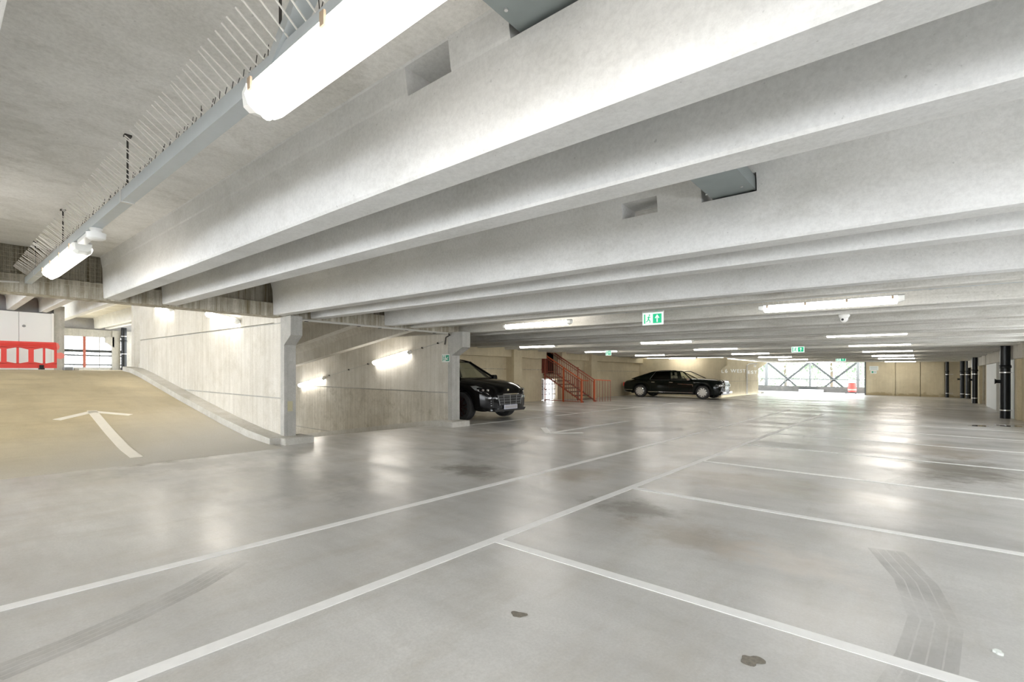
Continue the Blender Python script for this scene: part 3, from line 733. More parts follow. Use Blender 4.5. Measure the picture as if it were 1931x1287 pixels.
# second trunking, exit signs
t2 = skew_thing('cable_trunking', 'thin pale trunking linking the large exit sign and the spiked lamp', 'trunking')
MB().box(-8.6, 1.5, 7.92, 7.97, 2.385, 2.43).build('channel', 'galv', t2)
for x in (-7.2, -4.0, -1.6, .1): MB().box(x - .01, x + .01, 7.915, 7.975, 2.38, SLB).build('hanger', 'galv', t2)
def exit_sign(x, y, z, w, h, label, group, rz=0.0, lit=True, post=.1, arrow_dir='up'):
    t = thing('exit_sign', label, 'sign', (x, y, z), rz, group)
    W_, G_ = ('sign_white', 'green') if lit else ('white_print', 'green_print')
    MB().box(-w / 2, w / 2, 0, .03, 0, h).build('panel', W_, t)
    if lit: MB().box(-w / 2 - .005, w / 2 + .005, -.005, .045, h, h + .03).build('housing', 'white_plastic', t)
    e = -.003
    MB().box(w * .02, w * .44, e, 0, h * .12, h * .88).build('green_field', G_, t)
    MB().box(-w * .42, -w * .36, e, 0, h * .12, h * .88).build('door_edge', G_, t)
    # running figure
    fx = -w * .19; mb = MB(); s = h
    def st(a, b, tk): mb.bar((fx + a[0] * s, e / 2, a[1] * s), (fx + b[0] * s, e / 2, b[1] * s), tk * s, .003, (0, 1, 0))
    mb.lathe([(.06 * s, e), (.06 * s, 0)], 12, 'y', (fx + .07 * s, 0, .80 * s))
    st((.03, .70), (-.02, .45), .10); st((-.02, .46), (.12, .32), .07); st((.12, .32), (.10, .16), .06); st((-.02, .46), (-.12, .30), .07); st((-.12, .30), (-.24, .26), .06)
    st((.03, .68), (.16, .60), .05); st((.02, .68), (-.12, .58), .05)
    mb.build('running_figure', G_, t)
    ax = w * .23; mb = MB()
    if arrow_dir == 'up': P = [(0, .82), (.19, .55), (.13, .5), (.045, .62), (.045, .2), (-.045, .2), (-.045, .62), (-.13, .5), (-.19, .55)]
    else: P = [(-.2, .25), (.1, .25), (.1, .33), (-.06, .33), (.17, .62), (.11, .70), (-.12, .41), (-.12, .56), (-.2, .56)]
    mb.prism([(ax + p[0] * s, p[1] * s) for p in P], 'y', e * 2, e).build('arrow', W_, t)
    return t
EG = 'green running-man exit signs'
exit_sign(-3.46, 7.84, 2.135, .36, .205, 'large green and white exit sign, closest to the camera', EG)
exit_sign(-3.32, 19.75, 2.12, .40, .21, 'second lit exit sign beyond the large one', EG)
exit_sign(-3.45, 33.2, 2.13, .48, .22, 'small exit sign just in front of the bright opening', EG)
exit_sign(-10.2, 18.62, 2.08, .26, .22, 'tiny exit sign above the red staircase', EG)
exit_sign(-8.93, 8.163, 1.55, .27, .19, 'green and white printed sign on the down-ramp wall end', EG, lit=False, arrow_dir='down')
li = tag(MB().lathe([(.022, 0), (.022, .03), (.008, .04)], 12).build('indicator_lamp', 'green'), 'glowing green indicator on top of the large exit sign', 'lamp'); li.location = (-3.40, 7.86, 2.372)
# back wall notice
nt_ = thing('wall_notice', 'white notice sheets on the beige back wall beside the opening', 'notice', (-2.45, YB - .004, 1.5))
MB().box(-.25, .25, -.004, 0, .22, .52).build('upper_sheet', 'white_print', nt_); MB().box(-.18, .15, -.004, 0, 0, .20).build('lower_sheet', 'white_print', nt_)
for z in (.47, .42, .37, .32, .27): MB().box(-.21, .2, -.006, -.004, z - .01, z + .01).build('print_line', 'grey_print', nt_)
MB().box(-.13, -.02, -.006, -.004, .04, .16).build('print_block', 'green_print', nt_); MB().box(.01, .12, -.006, -.004, .06, .15).build('print_block', 'grey_print', nt_)
# ochre plate on the wall end
op = tag(MB().box(0, .006, -.045, .045, 0, .18).build('wall_plate', 'ochre'), 'small ochre plate on the end of the up-ramp wall', 'plate'); op.location = (LX + .037, 4.20, .57)

# cameras
def dome(x, y, z, label):
    t = thing('security_camera', label, 'camera', (x, y, z))
    MB().lathe([(.075, 0), (.078, -.02), (.06, -.05), (.05, -.055)], 24).build('mount', 'white_plastic', t, smooth=True)
    MB().lathe([(.052, -.045), (.056, -.07), (.045, -.10), (.02, -.12), (.004, -.122)], 24).build('ball', 'white_plastic', t, smooth=True)
    MB().lathe([(.018, -.004), (.016, .004)], 14, 'y', (-.015, -.052, -.08)).build('lens', 'rubber', t)
dome(-.93, 9.38, SOF, 'white turret camera under the beam near the spiked tube lamp')

# black pipes
def pipe(x, y, r, label, top=2.85, branch=0, z0=0.0, bands=(.25, 1.45)):
    t = thing('drain_pipe', label, 'pipe', (x, y, 0), 0, 'black vertical drain pipes')
    MB().tube([(0, 0, z0), (0, 0, top)], r, 24).build('shaft', 'black_pipe', t, smooth=True)
    MB().lathe([(r * 1.02, z0 + 1.60), (r * 1.18, z0 + 1.62), (r * 1.18, z0 + 1.68), (r * 1.05, z0 + 1.70)], 24).build('socket_collar', 'black_pipe', t, smooth=True)
    for z in bands:
        MB().lathe([(r * 1.03, z0 + z), (r * 1.06, z0 + z), (r * 1.06, z0 + z + .035), (r * 1.03, z0 + z + .035)], 24).build('band', 'steel_band', t)
        MB().bar((0, 0, z0 + z + .017), (r + .2, 0, z0 + z + .017), .02).build('band_arm', 'steel_band', t)
    if branch:
        MB().tube([(-r * .8, 0, z0 + 1.18), (-r - .07, 0, z0 + 1.18)], r * .45, 14).build('branch', 'black_pipe', t)
        MB().tube([(-r - .07, 0, z0 + 1.18), (-r - .12, 0, z0 + 1.18)], [r * .45, r * .75], 14).build('branch_cap', 'black_pipe', t)
    return t
pipe(2.08, 22.0, .125, 'thick glossy black pipe nearest the right edge of the picture', branch=1)
pipe(2.10, 33.6, .11, 'thinner black pipe behind the thick one along the right wall', branch=1)
pipe(2.02, 41.3, .11, 'black pipe in the far right corner, left one of the close pair', branch=1)
pipe(2.24, 40.6, .12, 'black pipe in the far right corner, right one of the close pair')
pipe(1.33, 41.8, .085, 'slim black pipe standing alone on the beige back wall')
pipe(OX + .25, 7.2, .13, 'black pipe between two concrete piers at the far left', 2.4, z0=0, bands=(.9, 1.9)).location.z = 1.24
# pipe on L6 wall
pw = skew_thing('wall_pipe', 'beige pipe running down over the painted level lettering', 'pipe')
MB().tube([(-8.93, 35.35, 0), (-8.93, 35.35, 1.95), (-8.85, 35.5, 2.05), (-8.8, 36.6, 2.12), (-8.8, 37.3, 2.12)], .05, 10).build('shaft', 'kerb', pw)
MB().box(-8.9, -8.8, 37.0, 37.15, 1.88, 2.0).build('outlet', 'white_plastic', pw)
# lettering
def lettering(s, y0, y1, z, h, label):
    cu = bpy.data.curves.new('lettering', 'FONT'); cu.body = s; cu.size = 1; cu.extrude = .004; cu.space_character = 1.25; cu.offset = .015
    o = bpy.data.objects.new('tmp', cu); COL.objects.link(o); bpy.context.view_layer.update()
    me = bpy.data.meshes.new_from_object(o.evaluated_get(bpy.context.evaluated_depsgraph_get())); bpy.data.objects.remove(o)
    xs = [v.co.x for v in me.vertices]; zs = [v.co.y for v in me.vertices]; sx = (y1 - y0) / (max(xs) - min(xs)); sz = h / (max(zs) - min(zs)); mx = min(xs); mz = min(zs)
    for v in me.vertices: v.co = Vector((v.co.z * .5, (v.co.x - mx) * sx, (v.co.y - mz) * sz))
    me.materials.clear(); me.materials.append(M['paint_white'])
    q = bpy.data.objects.new('painted_lettering', me); COL.objects.link(q); q.location = (-8.976, y0, z); tag(q, label, 'lettering'); return q
lettering('L6 WEST', 30.0, 35.2, 1.42, .23, 'white letters L6 WEST painted on the beige side wall')
lettering('EST', 35.7, 38.2, 1.39, .22, 'white letters EST right of the beige wall pipe')

# conduits on ramp wall and ledge
cd = skew_thing('conduit', 'long pipe under the ledge from the wall end to the down-ramp wall', 'conduit')
MB().tube([(LX + .05, 4.36, 2.235), (LX + .05, 8.02, 2.235)], .022, 10).build('run', 'cable', cd)
MB().tube([(LX + .05, 8.02, 2.235), (LX + .03, 8.10, 2.20), (LX - .15, 8.14, 2.15), (LX - .20, 8.15, 1.98)], .016, 8).build('drop', 'rod', cd)
for y in (4.5, 5.6, 6.1, 6.8, 7.6): MB().box(LX + .02, LX + .07, y - .03, y + .03, 2.205, 2.215).build('saddle', 'rod', cd)
cc = skew_thing('conduit', 'thin conduit joining the two sloping lamps on the down-ramp wall', 'conduit')
def wz(x): return 1.66 + .05 + .168 * (x + 11.05)
MB().tube([(-9.0, 8.15, wz(-9.0)), (-10.15, 8.15, wz(-10.15))], .009, 6).build('run', 'cable', cc)
MB().tube([(-11.95, 8.15, wz(-11.95)), (-14.5, 8.15, wz(-14.5))], .009, 6).build('run', 'cable', cc)
MB().tube([(-16.3, 8.15, wz(-16.3)), (-17.2, 8.15, wz(-17.2))], .009, 6).build('run', 'cable', cc)
for x in (-9.2, -9.8, -12.2, -13.2, -14.3, -16.6): MB().box(x - .02, x + .02, 8.13, 8.17, wz(x) - .02, wz(x) + .02).build('saddle', 'rod', cc)
c3 = skew_thing('conduit', 'thin conduit joining the two lamps on the up-ramp wall', 'conduit')
MB().tube([(-12.3, 4.07, 2.60), (-14.75, 4.07, 2.90)], .01, 6).build('run', 'rod', c3)

# ------------------------------------------------------------ hoarding, barrier, mesh fence at the far left
hb = skew_thing('white_hoarding', 'white boarded enclosure with a door behind the red barrier', 'hoarding')
for (a, b) in ((-4.0, -1.6), (-1.59, .55), (.56, 2.28), (2.29, 3.22)):
    MB().box(-26.7, -26.6, a, b, 1.24, 3.47).build('panel', 'cabin', hb)
MB().lathe([(.05, -.02), (.05, .03)], 12, 'x', (-26.6, 2.42, 2.93)).build('door_knob', 'handle', hb)
MB().box(-26.72, -26.57, 3.21, 3.27, 1.24, 3.49).build('edge_strip', 'white_plastic', hb)
def barrier(x, y0, L_, label, rz=0.0):
    t = thing('road_barrier', label, 'barrier', (x, y0, 1.24), rz, 'red plastic road barriers')
    # panel in the y/z plane with paired window openings built as bars
    Hh = 1.0; d = .03
    mb = MB()
    mb.prism([(0, .76), (L_, .76), (L_ - .02, .98), (.02, .98)], 'x', -d, d)
    mb.prism([(0, .05), (L_, .05), (L_, .22), (0, .22)], 'x', -d, d)
    n = 3; cell = L_ / n
    xs = [0.0]
    for i in range(n):
        c = cell * (i + .5); xs += [c - cell * .40, c - cell * .045, c + cell * .045, c + cell * .40]
    xs += [L_]
    for a, b in zip(xs[::2], xs[1::2]): mb.box(-d, d, a, b, .20, .78)
    for i in range(n):      # sloping heads and feet of the openings
        c = cell * (i + .5)
        for s in (-1, 1):
            p0, p1 = c + s * cell * .40, c + s * cell * .045
            mb.prism([(p0, .77), (p1, .77), (p0, .70)], 'x', -d, d); mb.prism([(p0, .21), (p1, .21), (p0, .27)], 'x', -d, d)
    mb.build('panel', 'red', t)
    MB().tube([(.04, .06, .87), (.04, L_ - .1, .87)], .045, 10).build('top_rib', 'red', t)
    for y in (L_ * .2, L_ * .8):
        MB().box(-.22, .22, y - .06, y + .06, 0, .05).build('foot', 'rubber', t); MB().box(.03, .05, y - .06, y + .06, .04, .16).build('foot_clip', 'rubber', t)
    MB().prism([(L_, .40), (L_ + .12, .38), (L_ + .20, .44), (L_ + .20, .56), (L_ + .12, .62), (L_, .60)], 'x', -.02, .02).build('coupling_lug', 'red_light', t)
    MB().prism([(L_, .72), (L_ + .05, .72), (L_ + .08, .84), (L_ + .03, .96), (L_ - .02, .96)], 'x', -.02, .02).build('coupling_lug', 'red_light', t)
barrier(-24.0, 1.03, 2.0, 'red plastic barrier with paired openings, right one before the hoarding')
barrier(-24.02, -1.20, 2.0, 'red plastic barrier cut off by the left picture edge')
fb = thing('rubber_block', 'dark rubber block on the deck at the right end of the red barrier', 'block', (-24.0, 3.32, 1.235)); MB().box(-.2, .2, -.12, .14, 0, .12).build('base', 'handle', fb, bevel=.02); MB().box(-.1, .1, .16, .32, 0, .08).build('lump', 'kerb', fb, bevel=.02)

mf = skew_thing('mesh_fence', 'chain-link fence with steel rails in the opening at the far left', 'fence')
for z in (2.31, 2.24, 2.03, 1.52): MB().bar((OX - .15, 3.0, z), (OX - .15, 9.5, z), .075).build('rail', 'dark_steel', mf)
for y in (5.55, 8.2): MB().bar((OX - .15, y, 1.3), (OX - .15, y, 3.2), .12).build('post', 'red_steel' if y < 6 else 'dark_steel', mf)
for y in (3.9, 4.6, 6.2, 7.9): MB().bar((OX - .17, y, 1.3), (OX - .17, y, 3.2), .045).build('baluster', 'rail', mf)
mb = MB(); s = .16; y = 2.2
while y < 9.5:
    mb.bar((OX - .2, y, 1.4), (OX - .2, y + 1.7, 3.1), .014); mb.bar((OX - .2, y + 1.7, 1.4), (OX - .2, y, 3.1), .014); y += s
tag(mb.build('chain_mesh', 'rail', mf), kind='stuff')

# ------------------------------------------------------------ staircase
st = skew_thing('steel_staircase', 'red steel staircase with balusters rising through the left wall', 'staircase')
SX0, SX1, SY0, SY1, SZ = -11.6, -13.7, 18.75, 19.85, 1.30
NS = 8
def sxz(t): return SX0 + (SX1 - SX0) * t, SZ * t
for i in range(NS):
    x, z = sxz((i + .5) / NS); MB().box(x - .15, x + .13, SY0 + .03, SY1 - .03, SZ * (i + 1) / NS - .045, SZ * (i + 1) / NS - .01).build('tread', 'tread', st)
for y in (SY0, SY1):
    MB().bar((SX0 + .1, y, .02), (SX1, y, SZ - .05), .03, .06).build('stringer', 'red_steel', st)
    MB().bar((SX0, y, 1.02), (SX1 - .4, y, SZ + 1.15), .045).build('handrail', 'orange_steel' if y == SY0 else 'red_steel', st)
    MB().bar((SX0, y, .90), (SX1 - .4, y, SZ + 1.03), .025).build('rail', 'red_steel', st)
    n = 20
    for i in range(n):
        x, z = sxz((i + .5) / n); MB().bar((x, y, z), (x, y, z + .92), .02).build('baluster', 'red_steel', st)
MB().bar((SX0, SY0, 0), (SX0, SY0, 1.05), .065).build('newel', 'orange_steel', st)
MB().bar((SX0, SY1 + .02, 0), (SX0, SY1 + .02, 1.02), .06).build('newel', 'orange_steel', st)
MB().bar((-12.55, SY0 - .03, 0), (-12.55, SY0 - .03, 1.55), .06).build('post', 'orange_steel', st)
MB().bar((-13.6, SY0 - .03, 0), (-13.6, SY0 - .03, 2.2), .05).build('post', 'red_steel', st)
MB().bar((-12.5, SY1 + .02, 0), (-12.5, SY1 + .02, 1.6), .05).build('post', 'red_steel', st)
# rail panel that turns at the foot
MB().bar((SX0, SY1, 1.02), (SX0 + .35, SY1 + .9, .98), .04).build('handrail', 'orange_steel', st)
MB().bar((SX0, SY0, 1.0), (SX0 + .3, SY0 + .1, .98), .04).build('handrail', 'orange_steel', st)
for i in range(6):
    t = (i + 1) / 6.; MB().bar((SX0 + .35 * t, SY1 + .9 * t, 0), (SX0 + .35 * t, SY1 + .9 * t, .98), .018).build('baluster', 'red_steel', st)
# guard below the stair on the near side
for i in range(22):
    x = -13.6 + i * .09
    MB().bar((x, SY0 - .03, .02), (x, SY0 - .03, min(1.0, (-11.6 - x) / 2.1 * 1.3)), .014).build('baluster', 'red_steel', st)
MB().bar((-13.6, SY0 - .03, .04), (-11.7, SY0 - .03, .04), .03).build('bottom_rail', 'red_steel', st)
MB().bar((-13.9, SY0, 1.38), (-13.9, SY1, 1.38), .03).build('rail', 'red_steel', st)
# lit mesh opening low in the wall beside the stair
wm = struct('window_1')
MB().box(WX - .23, WX - .2, 18.62, 19.05, .02, 1.0).build('frame', 'white_plastic', wm)
mb = MB()
for i in range(6): mb.bar((WX - .12, 18.66 + i * .24, .03), (WX - .12, 18.66 + i * .24, 1.0), .03)
for z in (.03, .28, .53, .78, 1.0): mb.bar((WX - .12, 18.62, z), (WX - .12, 19.88, z), .028)
mb.bar((WX - .10, 18.64, .75), (WX - .10, 19.5, .25), .02)
mb.build('grille', 'rail', wm)

# ------------------------------------------------------------ outside the far opening
gr = skew_thing('guard_rail', 'pale steel guard rail on the sill beyond the far opening', 'railing')
MB().bar((-14, 46.0, 1.02), (1, 46.0, 1.02), .05).build('rail', 'pale_steel', gr); MB().bar((-14, 46.0, .62), (1, 46.0, .62), .02).build('rail', 'pale_steel', gr)
for i in range(9): MB().bar((-13.3 + i * 1.55, 46.0, .4), (-13.3 + i * 1.55, 46.0, 1.02), .04).build('post', 'pale_steel', gr)
br = skew_thing('steel_bracing', 'dark crossed steel bracing with pale columns outside the far opening', 'bracing')
BY = 46.6
for x, w in ((-10.2, .22), (-6.95, .12), (-3.72, .18)): MB().bar((x, BY, -.5), (x, BY, 3.6), w).build('column', 'pale_steel', br)
for cx in (-8.55, -5.3):
    MB().bar((cx, BY, -.3), (cx, BY, 3.3), .12).build('upright', 'rail', br)
    for sx in (-1, 1):
        MB().bar((cx, BY, 1.0), (cx + sx * 1.55, BY, 2.40), .14).build('brace', 'dark_steel', br)
        MB().bar((cx, BY, 1.0), (cx + sx * .62, BY, .40), .12).build('brace', 'dark_steel', br)
    MB().box(cx - .12, cx + .12, BY - .03, BY + .03, .9, 1.1).build('gusset', 'pale_steel', br)
for i in range(64):
    x = -10.6 + i * .11
    if x < -3.6: MB().box(x, x + .075, BY - .10, BY - .06, .97, 1.07).build('link', 'dark_steel', br)
bx = thing('planter_bench', 'long pale block with a slatted dark back, against the sill wall', 'bench', (-6.75, 45.7, 0)); MB().box(-.85, .85, -.12, .12, 0, .2).build('block', 'cabin', bx)
for i in range(22): MB().box(-.45 + i * .058 - .4, -.45 + i * .058 - .37, .10, .14, .2, .38).build('slat', 'dark_steel', bx)
rb = thing('red_barrel', 'red and white traffic barrel standing by the bright opening', 'barrel', (-3.92, 44.6, 0))
MB().lathe([(.24, .12), (.27, .2), (.26, .78), (.22, .80)], 18).build('body', 'red', rb, smooth=True); MB().lathe([(.25, .80), (.26, .84), (.25, 1.0), (.18, 1.02)], 18).build('top', 'white_plastic', rb, smooth=True)
MB().lathe([(.265, .22), (.272, .23), (.272, .34), (.262, .35)], 18).build('reflective_band', 'red_light', rb)
for a in range(4): MB().bar((0, 0, .1), (.5 * math.cos(a * 1.57 + .6), .5 * math.sin(a * 1.57 + .6), .02), .05, .04).build('foot', 'rubber', rb)

# trees far outside
def tree(x, y, h, seed, label):
    t = thing('leafy_tree', label, 'tree', (x, y, -7), 0, 'pale trees outside the far opening'); rnd = random.Random(seed)
    MB().tube([(0, 0, 0), (.1, .1, h * .4), (0, 0, h * .8)], [.3, .22, .08], 8).build('trunk', 'bark', t)
    mb = MB()
    cl = [(rnd.uniform(-2.2, 2.2), rnd.uniform(-2.0, 2.0), h * rnd.uniform(.45, .98), rnd.uniform(.9, 1.6)) for _ in range(12)]
    for _ in range(3200):
        c = rnd.choice(cl); d = Vector((rnd.gauss(0, 1), rnd.gauss(0, 1), rnd.gauss(0, 1))).normalized() * c[3] * rnd.uniform(.6, 1.0)
        p = Vector(c[:3]) + d; u = Vector((rnd.gauss(0, 1), rnd.gauss(0, 1), rnd.gauss(0, 1))).normalized(); w = u.orthogonal().normalized(); s = rnd.uniform(.12, .22)
        mb.add([p - u * s, p + w * s * .6, p + u * s, p - w * s * .6], [(0, 1, 2, 3)])
    tag(mb.build('foliage', 'leaf', t), kind='stuff')
for i, (x, y, h, lb) in enumerate(((-20, 62, 12.5, 'pale green tree at the left of the far opening'), (-16, 70, 13.5, 'bushy pale tree left of the first crossed brace'),
        (-11.5, 61, 11.8, 'pale tree behind the first crossed brace'), (-8, 68, 13.2, 'tall pale tree between the two crossed braces'), (-3.6, 60, 12.2, 'pale tree behind the second crossed brace'),
        (1.5, 67, 12.6, 'pale tree behind the red barrel'))): tree(x, y, h, i + 3, lb)

# ------------------------------------------------------------ cars
def interp(P, x):
    if x <= P[0][0]: return P[0][1]
    for i in range(len(P) - 1):
        if x <= P[i + 1][0]:
            x0, y0 = P[i]; x1, y1 = P[i + 1]; t = (x - x0) / (x1 - x0)
            m0 = (y1 - (P[i - 1][1] if i else y0)) / (x1 - (P[i - 1][0] if i else x0)) * (x1 - x0) if True else 0
            m1 = ((P[i + 2][1] if i + 2 < len(P) else y1) - y0) / ((P[i + 2][0] if i + 2 < len(P) else x1) - x0) * (x1 - x0)
            t2, t3 = t * t, t * t * t
            return (2 * t3 - 3 * t2 + 1) * y0 + (t3 - 2 * t2 + t) * m0 + (-2 * t3 + 3 * t2) * y1 + (t3 - t2) * m1
    return P[-1][1]
def car_shell(C):
    """lofted lower body: wheel arches come from the lower edge rising over each axle"""
    x0, x1 = C['x']; n = 110; mb = MB(); rings = []
    for i in range(n + 1):
        u = i / n; x = x0 + (x1 - x0) * (u - .035 * math.sin(4 * math.pi * u) * 0)
        top = interp(C['top'], x); sh = interp(C['shoulder'], x); w = interp(C['w'], x); low = interp(C['low'], x); base = low
        for ax in C['axles']:
            d = abs(x - ax)
            if d < C['ar']: low = max(low, C['wr'] + math.sqrt(max(0, C['ar'] ** 2 - d * d)) * 1.0)
        low = min(low, sh - .04)
        hs = sh - low
        hb_ = [(.0, top), (.35, top - .004), (.65, top - .018), (.84, (top * .45 + sh * .55)), (.93, sh + .012), (.975, sh - .03 * min(1, hs / .4)), (.995, sh - .25 * hs), (1.0, sh - .5 * hs), (.99, sh - .78 * hs), (.975, low + .02 * min(1, hs / .3)), (.955, low)]
        ring = [(x, -w * a, z) for a, z in hb_[::-1]] + [(x, w * a, z) for a, z in hb_[1:]]
        rings.append(ring)
    k = len(rings[0]); vs = [p for r_ in rings for p in r_]; fs = []
    for i in range(n):
        for j in range(k - 1): fs.append((i * k + j, i * k + j + 1, (i + 1) * k + j + 1, (i + 1) * k + j))
    fs.append(tuple(range(k))); fs.append(tuple(n * k + j for j in range(k))[::-1])
    mb.add(vs, fs); return mb
def wheel(parent, x, y, r, w, kind, side):
    t = empty('wheel', (x, y, r)); t.parent = parent
    s = side
    MB().lathe([(r * .70, -w / 2), (r * .90, -w / 2), (r * .985, -w * .40), (r, -w * .2), (r, w * .2), (r * .985, w * .40), (r * .90, w / 2), (r * .70, w / 2), (r * .70, -w / 2)], 40, 'y', (0, 0, 0), False).build('tyre', 'tyre', t, smooth=True)
    m = 'alloy' if kind == 'disc' else 'dark_alloy'
    yo = s * w * .42
    rim = MB()
    rim.lathe([(r * .70, yo - .01 * s), (r * .735, yo + s * .012), (r * .70, yo + s * .016), (r * .66, yo), (r * .70, yo - .01 * s)], 40, 'y', (0, 0, 0), False); 
    rim.lathe([(r * .17, yo - .02 * s), (r * .16, yo + .02 * s), (r * .05, yo + .028 * s)], 24, 'y')
    if kind == 'disc':
        for q in range(10):
            a = 2 * math.pi * q / 10; ca, sa = math.cos(a), math.sin(a); ta = Vector((-sa, 0, ca)); ra = Vector((ca, 0, sa)); o = Vector((0, yo, 0))
            rim.add([o + ra * r * .12 - ta * .035 + Vector((0, s * .012, 0)), o + ra * r * .12 + ta * .035 + Vector((0, s * .012, 0)), o + ra * r * .55 + ta * r * .16, o + ra * r * .70 + ta * r * .20, o + ra * r * .70 - ta * r * .20, o + ra * r * .55 - ta * r * .16], [(0, 1, 2, 3, 4, 5)])
        rim.lathe([(r * .48, yo), (r * .50, yo + .008 * s), (r * .1, yo + .016 * s)], 40, 'y')
    else:
        for q in range(5):
            for dd in (-.13, .13):
                a = 2 * math.pi * q / 5 + dd; a2 = 2 * math.pi * q / 5 + dd * 1.9
                rim.bar((r * .12 * math.cos(a), yo + .01 * s, r * .12 * math.sin(a)), (r * .69 * math.cos(a2), yo, r * .69 * math.sin(a2)), .028, .03, (0, 1, 0))
    rim.build('rim', m, t, smooth=True)
    if kind == 'disc':
        hl = MB()
        for q in range(10):
            a = 2 * math.pi * (q + .5) / 10; hl.lathe([(r * .075, yo + .004 * s), (r * .07, yo + .014 * s)], 10, 'y', (r * .57 * math.cos(a), 0, r * .57 * math.sin(a)))
        hl.build('rim_holes', 'trim_black', t)
        MB().lathe([(r * .70, yo + .012 * s), (r * .66, yo + .02 * s), (r * .64, yo + .012 * s)], 40, 'y', (0, 0, 0), False).build('rim_lip', 'chrome', t)
    MB().lathe([(r * .66, -s * .02), (r * .66, -s * .01)], 24, 'y').build('brake_disc', 'trim_black' if kind == 'disc' else 'handle', t)
    if kind != 'disc': MB().box(-r * .6, -r * .3, min(0, s * .04), max(0, s * .04), -r * .25, r * .35).build('caliper', 'red', t)
    return t
def panel(parent, name, m, pts, th=.006, nrm=None):
    pts = [Vector(p) for p in pts]
    if nrm is None: nrm = (pts[1] - pts[0]).cross(pts[2] - pts[0]).normalized()
    nrm = Vector(nrm) * th; n = len(pts)
    return MB().add([p + nrm for p in pts] + [p - nrm for p in pts], [tuple(range(n)), tuple(range(n, 2 * n))[::-1]] + [(i, (i + 1) % n, n + (i + 1) % n, n + i) for i in range(n)]).build(name, m, parent)
def bars(parent, name, m, segs, w=.02, smooth=False):
    mb = MB()
    for s_ in segs:
        for a, b in zip(s_, s_[1:]): mb.tube([a, b], w, 6)
    return mb.build(name, m, parent)

def greenhouse(car, G_, paint, glass_f, glass_r):
    """G_: dict of points (x, half y, z): A0 A1 windscreen foot/top, B0 B1 middle pillar, C0 C1 rear side corner, D0 D1 rear window foot/top"""
    def P(n, s): x, y, z = G_[n]; return (x, y * s, z)
    # roof: crowned panel
    mb = MB(); xs = [G_['A1'][0], (G_['A1'][0] + G_['B1'][0]) / 2, G_['B1'][0], (G_['B1'][0] + G_['D1'][0]) / 2, G_['D1'][0]]
    def ez(x): return interp(sorted(G_['roof']), x)
    def ey(x): pts = sorted([(G_[k_][0], G_[k_][1]) for k_ in ('A1', 'B1', 'D1')]); return interp(pts, x)
    ss = [-1, -.8, -.4, 0, .4, .8, 1]; N_ = 12
    for i in range(N_ + 1):
        x = G_['A1'][0] + (G_['D1'][0] - G_['A1'][0]) * i / N_
        for s in ss: mb.v.append((x, ey(x) * s, ez(x) + .035 * (1 - s * s)))
    k_ = len(ss)
    for i in range(N_):
        for j in range(k_ - 1): mb.f.append((i * k_ + j, i * k_ + j + 1, (i + 1) * k_ + j + 1, (i + 1) * k_ + j))
    o = len(mb.v)
    mb.v += [(v[0], v[1] * .98, v[2] - .03) for v in mb.v[:o]]
    for i in range(N_):
        for j in range(k_ - 1): mb.f.append((o + i * k_ + j, o + (i + 1) * k_ + j, o + (i + 1) * k_ + j + 1, o + i * k_ + j + 1))
    for j in range(k_ - 1): mb.f.append((j, o + j, o + j + 1, j + 1)); q = N_ * k_; mb.f.append((q + j, q + j + 1, o + q + j + 1, o + q + j))
    for i in range(N_):
        mb.f.append((i * k_, (i + 1) * k_, o + (i + 1) * k_, o + i * k_)); mb.f.append((i * k_ + k_ - 1, o + i * k_ + k_ - 1, o + (i + 1) * k_ + k_ - 1, (i + 1) * k_ + k_ - 1))
    mb.build('roof', paint, car, smooth=True)
    panel(car, 'windscreen', glass_f, [P('A0', -1), P('A0', 1), P('A1', 1), P('A1', -1)], .004)
    panel(car, 'rear_window', glass_r, [P('D0', -1), P('D0', 1), P('D1', 1), P('D1', -1)], .004)
    for s in (-1, 1):
        panel(car, 'front_side_window', glass_f, [P('A0s', s), P('B0', s), P('B1', s), P('A1', s)], .003)
        panel(car, 'rear_side_window', glass_r, [P('B0', s), P('C0', s), P('C1', s), P('B1', s)], .003)
        pw_ = G_.get('pw', .035)
        mb = MB()
        def st(a, b, w=pw_): mb.tube([a, b], w, 8)
        st(P('A0s', s), P('A1', s)); st(P('A0', s), P('A1', s), pw_ * .8); st(P('B0', s), P('B1', s), pw_ * .9)
        mb.build('pillar', paint, car, smooth=True)
        # rear quarter, solid
        xr = [G_['D1'][0] + (G_['C1'][0] - G_['D1'][0]) * i / 6 for i in range(7)]
        q = [P('C0', s), P('D0', s)] + [(x, s * ey(x), ez(x)) for x in xr]
        panel(car, 'rear_quarter', paint, q, .014, (0, s, .3))
        xs_ = [('A1', 'B1'), ('B1', 'C1'), ('C1', 'D1')]
        mb = MB()
        xq = [G_['A1'][0] + (G_['D1'][0] - G_['A1'][0]) * i / 16 for i in range(17)]
        mb.tube([(x, s * ey(x), ez(x)) for x in xq], pw_ * .7, 8)
        mb.tube([P('D1', s), P('D0', s)], pw_ * .8, 8)
        mb.build('roof_rail', paint, car, smooth=True)
